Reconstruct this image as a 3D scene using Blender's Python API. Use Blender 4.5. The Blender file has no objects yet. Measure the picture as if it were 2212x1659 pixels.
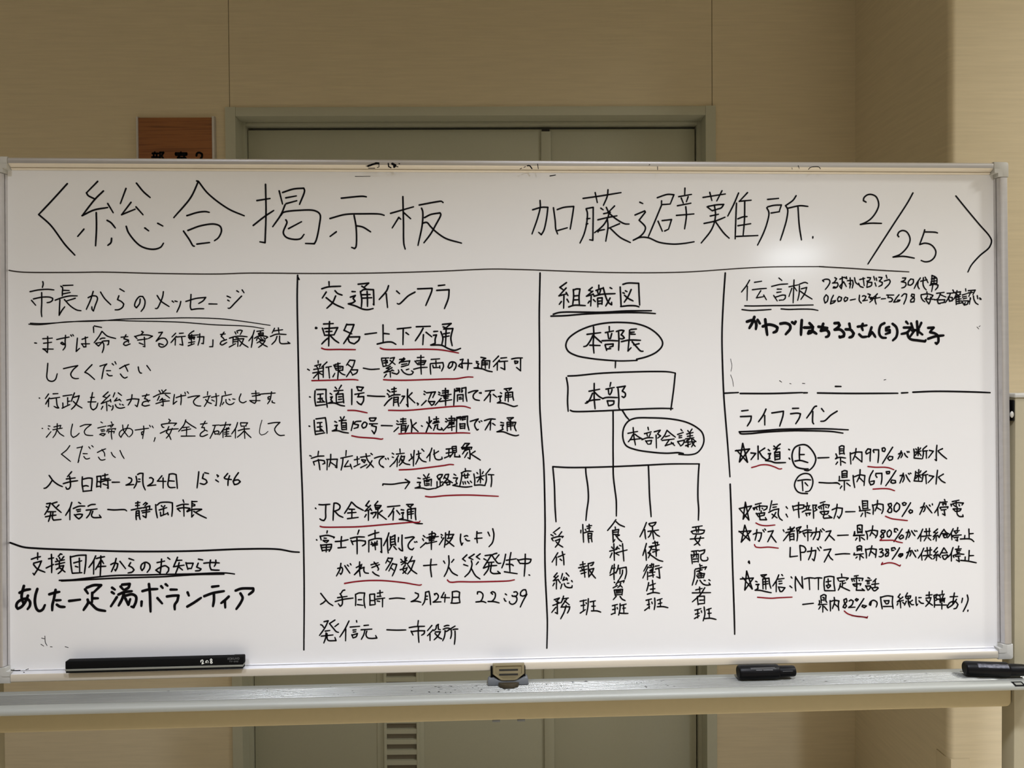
import bpy, bmesh, math
from mathutils import Matrix, Vector
PI = math.pi
SC = bpy.context.scene
COL = SC.collection

# ---------------------------------------------------------------- camera, world, lights, exposure
def mat4(rows): return Matrix([list(r) for r in rows])
cam = bpy.data.cameras.new('camera'); cam_o = bpy.data.objects.new('camera', cam); COL.objects.link(cam_o)
cam.sensor_fit = 'HORIZONTAL'; cam.sensor_width = 36.0; cam.lens = 1640.0 / 2212.0 * 36.0
cam.clip_start = 0.05; cam.clip_end = 60
R = [[0.999925,-0.006558,0.010299],[-0.010398,-0.015232,0.999830],[-0.006400,-0.999862,-0.015299]]
cam_o.matrix_world = Matrix([[R[0][0], -R[0][1], -R[0][2], 0.0],
                             [R[1][0], -R[1][1], -R[1][2], 0.0],
                             [R[2][0], -R[2][1], -R[2][2], 1.43], [0, 0, 0, 1]])
SC.camera = cam_o
SC.view_settings.view_transform = 'Standard'; SC.view_settings.look = 'None'
SC.view_settings.exposure = 0.0; SC.view_settings.gamma = 1.0; SC.view_settings.use_curve_mapping = False
W = bpy.data.worlds.new('world'); SC.world = W; W.use_nodes = True
bg = W.node_tree.nodes['Background']; bg.inputs['Color'].default_value = (1.0, 0.91, 0.75, 1); bg.inputs['Strength'].default_value = 0.19

def lamp(name, loc, size, power, color, spread=180, target=None):
    L = bpy.data.lights.new(name, 'AREA'); L.shape = 'DISK'; L.size = size; L.energy = power
    L.color = color; L.spread = math.radians(spread)
    o = bpy.data.objects.new(name, L); COL.objects.link(o); o.location = loc
    if target is not None:
        o.rotation_euler = (Vector(target) - Vector(loc)).to_track_quat('-Z', 'Y').to_euler()
    return o
# ceiling lamps of the corridor: a row of round lamps just ahead of the board, one by the right wall, a panel further back
lamp('ceiling_lamp_left', (-0.83, 0.05, 2.74), 0.18, 14.5, (0.90, 0.945, 1.07), 117)
lamp('ceiling_lamp_centre', (0.42, 0.05, 2.74), 0.18, 28, (0.90, 0.945, 1.07), 117)
lamp('ceiling_lamp_right', (1.75, 0.05, 2.74), 0.18, 16, (0.90, 0.945, 1.07), 117)
lamp('ceiling_lamp_corner', (2.3, 0.9, 2.74), 0.22, 29, (0.97, 0.97, 0.94), 170)
lamp('ceiling_panel', (3.18, -4.35, 2.74), 0.60, 64, (0.86, 0.93, 1.0), 170)


# ---------------------------------------------------------------- materials
def mat(name, col, rough=0.6, metal=0.0, spec=0.5, coat=0.0, coat_rough=0.1):
    m = bpy.data.materials.new(name); m.use_nodes = True
    b = m.node_tree.nodes['Principled BSDF']
    b.inputs['Base Color'].default_value = (*col, 1); b.inputs['Roughness'].default_value = rough
    b.inputs['Metallic'].default_value = metal; b.inputs['Specular IOR Level'].default_value = spec
    b.inputs['Coat Weight'].default_value = coat; b.inputs['Coat Roughness'].default_value = coat_rough
    return m
def noisy(m, scale, stretch, amt_col=0.0, bump=0.0, dist=0.001, detail=4, c2=None, lo=0.3, hi=0.7):
    nt = m.node_tree; b = nt.nodes['Principled BSDF']
    tc = nt.nodes.new('ShaderNodeTexCoord'); mp = nt.nodes.new('ShaderNodeMapping')
    mp.inputs['Scale'].default_value = stretch
    n = nt.nodes.new('ShaderNodeTexNoise'); n.inputs['Scale'].default_value = scale; n.inputs['Detail'].default_value = detail
    nt.links.new(tc.outputs['Object'], mp.inputs['Vector']); nt.links.new(mp.outputs['Vector'], n.inputs['Vector'])
    if amt_col or c2:
        base = list(b.inputs['Base Color'].default_value)[:3]
        r = nt.nodes.new('ShaderNodeValToRGB')
        r.color_ramp.elements[0].position = lo; r.color_ramp.elements[1].position = hi
        a = c2 if c2 else tuple(c * (1 - amt_col) for c in base)
        z = base if c2 else tuple(min(1, c * (1 + amt_col)) for c in base)
        r.color_ramp.elements[0].color = (*a, 1); r.color_ramp.elements[1].color = (*z, 1)
        nt.links.new(n.outputs['Fac'], r.inputs['Fac']); nt.links.new(r.outputs['Color'], b.inputs['Base Color'])
    if bump:
        bn = nt.nodes.new('ShaderNodeBump'); bn.inputs['Strength'].default_value = bump; bn.inputs['Distance'].default_value = dist
        nt.links.new(n.outputs['Fac'], bn.inputs['Height']); nt.links.new(bn.outputs['Normal'], b.inputs['Normal'])
    return m
M = {}
M['wallpaper'] = noisy(mat('wallpaper', (0.64, 0.55, 0.38), 0.85, spec=0.2), 60, (0.12, 0.12, 2.2), 0.045, 0.35, 0.0012, 6)
M['seam'] = mat('seam_shadow_gap', (0.10, 0.075, 0.045), 0.9)
M['ceiling'] = noisy(mat('ceiling_paint', (0.72, 0.68, 0.58), 0.9), 90, (1, 1, 1), 0.03)
M['floor'] = noisy(mat('vinyl_floor', (0.72, 0.63, 0.48), 0.3), 5, (1, 1, 1), 0.05)
M['base'] = mat('vinyl_baseboard', (0.20, 0.15, 0.10), 0.5)
M['door'] = noisy(mat('door_paint', (0.455, 0.455, 0.355), 0.5), 140, (1, 1, 1), 0.012, 0.05, 0.0004)
M['door_dark'] = mat('dark_gap', (0.02, 0.018, 0.014), 0.8)
M['louvre'] = mat('louvre_slot_shade', (0.16, 0.14, 0.10), 0.7)
M['board'] = noisy(mat('whiteboard_steel', (0.775, 0.768, 0.762), 0.42, spec=0.35, coat=0.8, coat_rough=0.13), 130, (1, 1, 1), 0.0, 0.03, 0.0002, 2)
M['alu'] = noisy(mat('satin_aluminium', (0.62, 0.605, 0.605), 0.40, metal=0.82), 30, (0.15, 4, 4), 0.03)
M['alu_warm_reflection'] = noisy(mat('aluminium_warm_reflection', (0.80, 0.73, 0.61), 0.42, metal=0.45), 30, (0.15, 4, 4), 0.03)  # same aluminium, with the cream floor reflection put into its base colour
M['alu_white_reflection'] = mat('rail_lip_white_reflection', (0.86, 0.86, 0.88), 0.3, metal=0.6)  # same aluminium, white reflection of the board put into the lip colour
M['tray'] = noisy(mat('tray_aluminium', (0.33, 0.335, 0.30), 0.5, metal=0.15), 40, (0.12, 3, 3), 0.06)
M['tray_rib'] = noisy(mat('tray_rib_aluminium', (0.28, 0.285, 0.265), 0.27, metal=0.45), 40, (0.12, 3, 3), 0.06)
M['cap'] = noisy(mat('grey_plastic', (0.50, 0.49, 0.45), 0.5), 60, (1, 1, 1), 0.03)
M['stand'] = noisy(mat('beige_paint', (0.385, 0.34, 0.23), 0.5), 80, (1, 1, 1), 0.015)
M['beam'] = noisy(mat('beige_paint_floor_bounce', (0.47, 0.385, 0.215), 0.5), 80, (1, 1, 1), 0.015)  # same paint as the posts, warm floor bounce put into the colour
M['latch'] = mat('beige_plastic', (0.23, 0.19, 0.105), 0.35)
M['brown'] = mat('dark_brown_plastic', (0.045, 0.035, 0.02), 0.35)
M['dkgrey'] = mat('dark_grey_plastic', (0.16, 0.17, 0.18), 0.4)
M['black'] = mat('black_plastic', (0.003, 0.003, 0.004), 0.40, spec=0.16)
M['black_matte'] = mat('black_matte', (0.004, 0.004, 0.004), 0.75, spec=0.1)
M['ink'] = mat('black_marker_ink', (0.0035, 0.003, 0.004), 0.55, spec=0.08)
M['ink_thin'] = mat('worn_marker_ink', (0.035, 0.028, 0.024), 0.5, spec=0.1)
M['red'] = mat('red_marker_ink', (0.22, 0.006, 0.015), 0.5, spec=0.1)
M['white_ink'] = mat('white_correction_paint', (0.85, 0.86, 0.80), 0.6)
M['grey_ink'] = mat('grey_print', (0.16, 0.16, 0.16), 0.6)
M['strip'] = mat('grey_felt_strip', (0.22, 0.22, 0.185), 0.7)
M['print_band'] = noisy(mat('worn_silver_label', (0.10, 0.10, 0.125), 0.35), 260, (0.6, 1, 1.5), 0, c2=(0.015, 0.016, 0.03), lo=0.4, hi=0.65)
M['wood'] = noisy(mat('wood_print', (0.29, 0.105, 0.028), 0.45), 22, (0.25, 1, 9), 0, c2=(0.17, 0.058, 0.015), lo=0.32, hi=0.52)
M['rubber'] = mat('rubber', (0.03, 0.03, 0.03), 0.7)
M['clear'] = mat('clear_plastic_guard', (0.60, 0.51, 0.345), 0.2)

# ---------------------------------------------------------------- mesh helpers
def obj(name, bm, m, parent=None, M_local=None, smooth=True, **props):
    me = bpy.data.meshes.new(name); bm.normal_update(); bm.to_mesh(me); bm.free()
    ms = m if isinstance(m, (list, tuple)) else [m]
    for x in ms: me.materials.append(x)
    if smooth:
        me.shade_smooth()
        try: me.set_sharp_from_angle(angle=math.radians(32))
        except Exception: pass
    o = bpy.data.objects.new(name, me); COL.objects.link(o)
    if parent: o.parent = parent
    if M_local is not None: o.matrix_local = M_local
    for k, v in props.items(): o[k] = v
    return o
def empty(name, Mw, **props):
    o = bpy.data.objects.new(name, None); o.empty_display_size = 0.05; COL.objects.link(o); o.matrix_world = Mw
    for k, v in props.items(): o[k] = v
    return o
def bevel(bm, es, w, seg=2):
    if es: bmesh.ops.bevel(bm, geom=es, offset=w, segments=seg, affect='EDGES', profile=0.5)
def add_box(bm, x0, x1, y0, y1, z0, z1, bev=0.0, seg=2):
    vs = [bm.verts.new(p) for p in ((x0,y0,z0),(x1,y0,z0),(x1,y1,z0),(x0,y1,z0),(x0,y0,z1),(x1,y0,z1),(x1,y1,z1),(x0,y1,z1))]
    fs = [bm.faces.new([vs[i] for i in f]) for f in ((3,2,1,0),(4,5,6,7),(0,1,5,4),(1,2,6,5),(2,3,7,6),(3,0,4,7))]
    if bev: bevel(bm, list({e for f in fs for e in f.edges}), bev, seg)
def box(*a, **k):
    bm = bmesh.new(); add_box(bm, *a, **k); return bm
def add_prism(bm, prof, t0, t1, place):
    """closed profile [(p,q)] extruded from t0 to t1; place(p,q,t) -> xyz"""
    a = [bm.verts.new(place(p, q, t0)) for p, q in prof]; b = [bm.verts.new(place(p, q, t1)) for p, q in prof]
    n = len(prof)
    for i in range(n): bm.faces.new((a[i], a[(i+1) % n], b[(i+1) % n], b[i]))
    bm.faces.new(a[::-1]); bm.faces.new(b)
    bmesh.ops.recalc_face_normals(bm, faces=bm.faces[:])
def prism(prof, t0, t1, place):
    bm = bmesh.new(); add_prism(bm, prof, t0, t1, place); return bm
def add_lathe(bm, prof, seg, place, closed=True):
    """prof [(t, r)] revolved; place(t, a, b)"""
    rings = []
    for t, r in prof:
        rings.append([bm.verts.new(place(t, r*math.cos(2*PI*i/seg), r*math.sin(2*PI*i/seg))) for i in range(seg)])
    for A, B in zip(rings, rings[1:]):
        for i in range(seg): bm.faces.new((A[i], A[(i+1) % seg], B[(i+1) % seg], B[i]))
    if closed: bm.faces.new(rings[0][::-1]); bm.faces.new(rings[-1])
    bmesh.ops.recalc_face_normals(bm, faces=bm.faces[:])
def lathe(prof, seg, place):
    bm = bmesh.new(); add_lathe(bm, prof, seg, place); return bm

# ---------------------------------------------------------------- pen strokes
def smooth_line(pts, step):
    P = [Vector(p) for p in pts]
    out = []; piece = [P[0]]; pieces = []
    for i in range(1, len(P)):
        piece.append(P[i])
        if i < len(P) - 1:
            a = P[i] - P[i-1]; b = P[i+1] - P[i]
            if a.length > 1e-7 and b.length > 1e-7 and a.angle(b) > math.radians(62):
                pieces.append(piece); piece = [P[i]]
    pieces.append(piece)
    for pc in pieces:
        if len(pc) == 2 or len(pc) == 1: out.append(pc); continue
        r = []
        Q = [pc[0]*2 - pc[1]] + pc + [pc[-1]*2 - pc[-2]]
        for i in range(1, len(Q) - 2):
            p0, p1, p2, p3 = Q[i-1:i+3]
            t1 = max((p1-p0).length, 1e-9)**0.5; t2 = t1 + max((p2-p1).length, 1e-9)**0.5; t3 = t2 + max((p3-p2).length, 1e-9)**0.5
            n = max(2, min(14, int((p2-p1).length/step)))
            for k in range(n):
                t = t1 + (t2-t1)*k/n
                A1 = p0*((t1-t)/t1) + p1*(t/t1); A2 = p1*((t2-t)/(t2-t1)) + p2*((t-t1)/(t2-t1)); A3 = p2*((t3-t)/(t3-t2)) + p3*((t-t2)/(t3-t2))
                B1 = A1*((t2-t)/t2) + A2*(t/t2); B2 = A2*((t3-t)/(t3-t1)) + A3*((t-t1)/(t3-t1))
                r.append(B1*((t2-t)/(t2-t1)) + B2*((t-t1)/(t2-t1)))
        r.append(pc[-1]); out.append(r)
    return out
def ribbon(bm, pts, w, y, tail=0.82):
    """flat ink line in the local x-z plane at depth y, round ends"""
    r = w/2
    pcs = smooth_line(pts, 0.0016) if len(pts) > 1 else [[Vector(pts[0])]]
    for ip, L in enumerate(pcs):
        L = [p for i, p in enumerate(L) if i == 0 or (p - L[i-1]).length > 1e-6]
        if len(L) == 1: L = [L[0], L[0] + Vector((w*0.15, 0))]
        n = len(L); last = ip == len(pcs) - 1
        def nrm(i):
            d = L[min(i+1, n-1)] - L[max(i-1, 0)]; d.normalize(); return Vector((-d.y, d.x))
        def rad(i):
            s = i/(n-1)
            return r*(1 - (1-tail)*max(0, (s-0.7)/0.3)**2) if last else r
        side = []
        for i in range(n):
            k = nrm(i)*rad(i); side.append((L[i]+k, L[i]-k))
        V = [(bm.verts.new((a.x, y, a.y)), bm.verts.new((b.x, y, b.y))) for a, b in side]
        for A, B in zip(V, V[1:]): bm.faces.new((A[0], A[1], B[1], B[0]))
        for (i, sgn) in ((0, 1), (n-1, -1)):
            k = nrm(i); d = Vector((k.y, -k.x))*(-1 if i == 0 else 1); rr = rad(i)
            fan = [V[i][0]]
            for j in range(1, 5):
                a = PI*j/5; q = L[i] + k*(math.cos(a)*rr) + d*(math.sin(a)*rr); fan.append(bm.verts.new((q.x, y, q.y)))
            fan.append(V[i][1]); bm.faces.new(fan if i else fan[::-1])
def parse(s):
    return [[tuple(float(c) for c in p.split(',')) for p in st.split()] for st in s.split(';') if st.strip()]

# ================================================================= SETTING (world: x right, y away, z up; camera above the origin)
DW = 2.35            # wall with the door
FX, FY = 1.0915, 1.85  # corner where the alcove meets the corridor wall on the right
HT = 2.78
FL, FR, FTOP = -0.8485, 0.657, 2.2475   # outer edges of the door frame
SL, SR = -0.8365, 0.6475                # wall panel joints above the frame
X0, X1, YB = -4.0, 5.0, -6.5
bm = bmesh.new()
add_box(bm, X0, SL-0.001, DW, DW+0.11, 0, HT); add_box(bm, SR+0.001, FX+0.12, DW, DW+0.11, 0, HT)
add_box(bm, SL+0.001, SR-0.001, DW, DW+0.11, FTOP-0.01, HT)
obj('wall_back', bm, M['wallpaper'], kind='structure', smooth=False)
bm = bmesh.new()
add_box(bm, SL-0.001, SL+0.001, DW+0.003, DW+0.10, FTOP, HT); add_box(bm, SR-0.001, SR+0.001, DW+0.003, DW+0.10, FTOP, HT)
obj('trim_1', bm, M['seam'], kind='structure', smooth=False)
# right return of the alcove and the corridor wall, with a rounded outer corner
r = 0.016; prof = [(FX, DW+0.11)]
for i in range(9):
    a = PI + (PI/2)*i/8; prof.append((FX + r + r*math.cos(a), FY + r + r*math.sin(a)))
prof += [(X1, FY), (X1, DW+0.11)]
obj('wall_right', prism(prof, 0, HT, lambda p, q, t: (p, q, t)), M['wallpaper'], kind='structure')
obj('wall_behind', box(X0, X1, YB-0.1, YB, 0, HT), M['wallpaper'], kind='structure', smooth=False)
obj('floor', box(X0, X1, YB-0.1, DW+0.6, -0.05, 0), M['floor'], kind='structure', smooth=False)
obj('ceiling', box(X0, X1, YB-0.1, DW+0.6, HT, HT+0.05), M['ceiling'], kind='structure', smooth=False)
bm = bmesh.new()
add_box(bm, X0, FL, DW-0.008, DW, 0, 0.075, 0.002); add_box(bm, FR, FX, DW-0.008, DW, 0, 0.075, 0.002)
obj('baseboard_back', bm, M['base'], kind='structure')
bm = bmesh.new(); add_box(bm, FX+0.01, X1, FY-0.008, FY, 0, 0.075, 0.002)
obj('baseboard_right', bm, M['base'], kind='structure')
# clear plastic guard on the rounded corner, its top just behind the post
g = 0.0018; gp = [(FX-g, FY+0.05), (FX-g, FY+0.012), (FX+0.006, FY-g*0.4), (FX+0.014, FY-g), (FX+0.052, FY-g), (FX+0.052, FY-0.0002), (FX+0.018, FY-0.0002), (FX+0.004, FY+0.004), (FX-0.0002, FY+0.018), (FX-0.0002, FY+0.05)]
obj('trim_2', prism(gp, 0.078, 0.468, lambda p, q, t: (p, q, t)), M['clear'], kind='structure', label='clear plastic guard on the rounded wall corner')

# ---- the double door (main leaf, narrow leaf) in its steel frame
door = empty('door_1', Matrix.Translation((-0.095, DW, 0)), kind='structure')
dx = 0.095
def dbox(name, x0, x1, y0, y1, z0, z1, m, bev=0.0012, parent=door, **k):
    off = -dx
    return obj(name, box(x0-off, x1-off, y0-DW, y1-DW, z0, z1, bev), m, parent, **k)
LF, RF = FL+0.031, FR-0.033
LD = DW + 0.070      # face of the leaves
bm = bmesh.new()
z1 = FTOP
jamb = [(0, -0.006), (0.031, -0.006), (0.031, 0.052), (0.042, 0.052), (0.042, 0.105), (0, 0.105)]
add_prism(bm, jamb, 0, z1, lambda p, q, t: (FL+p+dx, q, t))
add_prism(bm, jamb, 0, z1, lambda p, q, t: (FR-p+dx, q, t))
add_box(bm, FL+0.0312+dx, FR-0.0312+dx, -0.0052, 0.105, z1-0.028, z1-0.0006, 0.0008)
add_box(bm, FL+0.0422+dx, FR-0.0422+dx, 0.052, 0.105, z1-0.038, z1-0.0282, 0.0008)
obj('door_frame', bm, M['door'], door)
a0, a1 = 0.1215, 0.153
leafTop = 2.2005
leaf = dbox('door_leaf', LF+0.013, a0+0.004, LD, LD+0.038, 0.012, leafTop, M['door'])
dbox('narrow_leaf', a0+0.007, RF-0.013, LD, LD+0.038, 0.012, leafTop, M['door'])
dbox('meeting_strip', a0, a1, LD-0.006, LD-0.0002, 0.012, leafTop-0.008, M['door'], 0.001)
dbox('top_bolt_slot', a0+0.003, a1-0.004, LD-0.004, LD+0.001, leafTop-0.007, leafTop-0.001, M['door_dark'], 0)
dbox('leaf_gap', LF+0.008, RF-0.008, LD+0.03, LD+0.034, 0.01, leafTop+0.008, M['door_dark'], 0)
# louvre: flange, raised frame, slats
bx0, bx1 = -0.4135, -0.2635; lx0, lx1 = -0.3915, -0.2785; lz1, lz0 = 0.497, 0.075
lv = dbox('louvre_flange', bx0, bx1, LD-0.0025, LD-0.0002, lz0-0.03, 0.535, M['door'], 0.0008, parent=leaf)
lv.matrix_local = Matrix.Identity(4)
bm = bmesh.new(); Y0, Y1 = LD-DW-0.010, LD-DW-0.0024
add_box(bm, lx0+dx, lx1+dx, Y0, Y1, lz1-0.018, lz1+0.006, 0.001); add_box(bm, lx0+dx, lx1+dx, Y0, Y1, lz0-0.01, lz0+0.01, 0.001)
add_box(bm, lx0+dx, lx0+0.009+dx, Y0, Y1, lz0+0.01, lz1-0.018, 0.001); add_box(bm, lx1-0.009+dx, lx1+dx, Y0, Y1, lz0+0.01, lz1-0.018, 0.001)
pitch = 0.0335; z = lz1 - 0.018
while z - pitch > lz0:
    sl = [(z-pitch, Y0+0.001), (z-0.019, Y0+0.001), (z-0.017, Y1), (z-pitch, Y1)]
    add_prism(bm, sl, lx0+0.009+dx, lx1-0.009+dx, lambda p, q, t: (t, q, p)); z -= pitch
obj('louvre', bm, M['door'], leaf)
obj('louvre_slot_shade', box(lx0+0.008+dx, lx1-0.008+dx, Y1-0.0004, Y1-0.0001, lz0, lz1-0.015), M['louvre'], leaf, smooth=False)  # dark sheet standing in for the shade between the slats
bm = bmesh.new()
add_lathe(bm, [(0, 0.026), (0.006, 0.026), (0.007, 0.012), (0.045, 0.011), (0.052, 0.009)], 20, lambda t, a, b: (a0-0.06+dx+a, LD-DW-t, 1.0+b))
add_box(bm, a0-0.175+dx, a0-0.05+dx, LD-DW-0.058, LD-DW-0.042, 0.99, 1.012, 0.006, 3)
obj('door_handle', bm, M['alu'], leaf)

# ---- room sign beside the door
sx0, sx1, sz1, sz0 = -1.1185, -0.878, 2.2172, 2.045
sign = empty('room_sign', Matrix.Translation((sx0, DW, sz0)), category='sign',
             label='brown wood-print room sign in aluminium edging on the wall left of the door')
sw, sh = sx1-sx0, sz1-sz0
obj('sign_plate', box(0.007, sw-0.009, -0.010, -0.0004, 0, sh-0.003, 0.0006), M['wood'], sign)
for xa, xb in ((0, 0.0085), (sw-0.0105, sw)):
    obj('edge_rail', prism([(xa, -0.0002), (xa, -0.009), (xa+0.002, -0.0125), (xb-0.002, -0.0125), (xb, -0.009), (xb, -0.0002)], -0.001, sh, lambda p, q, t: (p, q, t)), M['alu'], sign, label='aluminium edge rail')
for w, s in [(6.0, '56.3,63.7 56.3,60.5;49.3,60.6 67.1,60.5;52.7,58.0 53.4,50.4;62.4,58.0 61.5,50.3;47.9,49.1 68.2,49.0;49.7,40.2 49.5,26.8;49.7,40.2 64.9,40.1;64.9,40.1 64.8,26.8;49.5,26.8 64.8,26.8;72.2,63.0 71.7,19.8;72.2,63.0 83.0,63.0 77.8,52.2 83.4,42.6 85.2,33.7 76.2,29.9'), (6.0, '135.9,63.4 135.8,61.5;119.9,61.0 153.0,60.8;119.9,61.0 119.9,55.9;153.0,60.8 152.9,55.7;121.8,55.2 151.0,55.1;131.3,52.6 126.1,46.9;126.1,46.9 145.2,46.9;145.2,51.3 150.9,44.3;120.9,39.3 151.5,39.2;136.0,46.3 135.8,27.2;116.9,26.0 153.8,25.8'), (6.6, '183.1,53.1 185.1,60.1 191.9,62.4 199.8,58.1 199.7,49.9 193.5,41.0 182.5,28.3;182.5,28.3 203.5,28.2')]:
    bm = bmesh.new()
    for st in parse(s): ribbon(bm, [(a*0.001, b*0.001) for a, b in st], w*0.001, -0.0104, 1.0)
    obj('sign_lettering', bm, M['black_matte'], sign, smooth=False, label='black bold lettering')

# ================================================================= WHITEBOARD
Sm = Matrix([[0.999428,-0.033831,0.000000,0.021792],[0.033831,0.999428,0.000000,1.352562],[0.000000,0.000000,1.000000,0.000000],[0.000000,0.000000,0.000000,1.000000]]); Bm = Matrix([[0.999427,-0.033818,-0.001038,-0.862701],[0.033831,0.999263,0.018163,1.322621],[0.000423,-0.018188,0.999834,0.919299],[0.000000,0.000000,0.000000,1.000000]])
wb = empty('whiteboard', Sm, category='whiteboard',
           label='large mobile whiteboard full of handwritten Japanese notices in front of the door')
BL = Sm.inverted() @ Bm          # board frame inside the stand: panel face at y=0, x 0..PW, z 0..PH
PW, PH = 1.770, 0.869
panel = obj('board_panel', box(-0.004, PW+0.004, 0, 0.016, -0.004, PH+0.004), M['board'], wb, BL, smooth=False, label='glossy white writing surface')
rail = [(0, 0.0165), (0, -0.0006), (0.0013, -0.0042), (0.0016, -0.0026), (0.0022, -0.0024), (0.0025, -0.0052), (0.0050, -0.0122), (0.0068, -0.0130), (0.0125, -0.0132), (0.0172, -0.0127), (0.0188, -0.0112), (0.0195, -0.008), (0.0195, 0.0165)]
rail_up = [(0, 0.0165), (0, -0.0006), (0.0026, -0.0044), (0.0029, -0.0024), (0.0036, -0.0024), (0.0040, -0.0056), (0.0076, -0.0108), (0.0088, -0.0122), (0.0125, -0.0132), (0.0165, -0.0128), (0.0185, -0.0112), (0.0195, -0.008), (0.0195, 0.0165)]
def rail_obj(name, t0, t1, place, pr=None, lip='alu', face='alu'):
    o = obj(name, prism(pr or rail, t0, t1, place), [M[face], M[lip]], wb, BL)
    for f in o.data.polygons:                 # the bevelled lip next to the panel gets its painted reflection colour
        c = f.center
        if -0.0118 < c.y < 0.0 and min(abs(c.x), abs(c.x-PW), abs(c.z), abs(c.z-PH)) < 0.0085: f.material_index = 1
    return o
C_ = 0.008
rail_obj('top_rail', C_, PW-C_, lambda w, h, t: (t, h, PH+w), rail_up, 'alu_warm_reflection')
rail_obj('bottom_rail', C_, PW-C_, lambda w, h, t: (t, h, -w), None, 'alu_white_reflection', 'alu_warm_reflection')
rail_obj('side_rail', C_, PH-C_, lambda w, h, t: (-w, h, t))
rail_obj('side_rail', C_, PH-C_, lambda w, h, t: (PW+w, h, t))
def corner(sx, sz):
    ox = -0.0203 if sx < 0 else PW+0.0203; oz = -0.0203 if sz < 0 else PH+0.0203
    A, T, rr = 0.0275, 0.0208, 0.005
    P = [(A, 0), (A, T), (T, T), (T, A), (0, A)]
    for i in range(6):
        a = PI + (PI/2)*i/5; P.append((rr+rr*math.cos(a), rr+rr*math.sin(a)))
    bm = bmesh.new()
    add_prism(bm, P, -0.0134, 0.0172, lambda p, q, t: (ox - sx*p, t, oz - sz*q))
    bevel(bm, [e for e in bm.edges if all(v.co.y < -0.013 for v in e.verts)], 0.0016, 2)
    # raised lip that follows the inner edge
    Lp = [(0.0215, 0.0125), (0.0275, 0.0125), (0.0275, 0.0205), (0.0208, 0.0205), (0.0208, 0.0275), (0.0125, 0.0275), (0.0125, 0.0155), (0.0155, 0.0125)]
    add_prism(bm, Lp, -0.0143, -0.0130, lambda p, q, t: (ox - sx*p, t, oz - sz*q))
    obj('corner_cap', bm, M['cap'], wb, BL, label='grey plastic corner cap')
for sx in (-1, 1):
    for sz in (-1, 1): corner(sx, sz)

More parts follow.
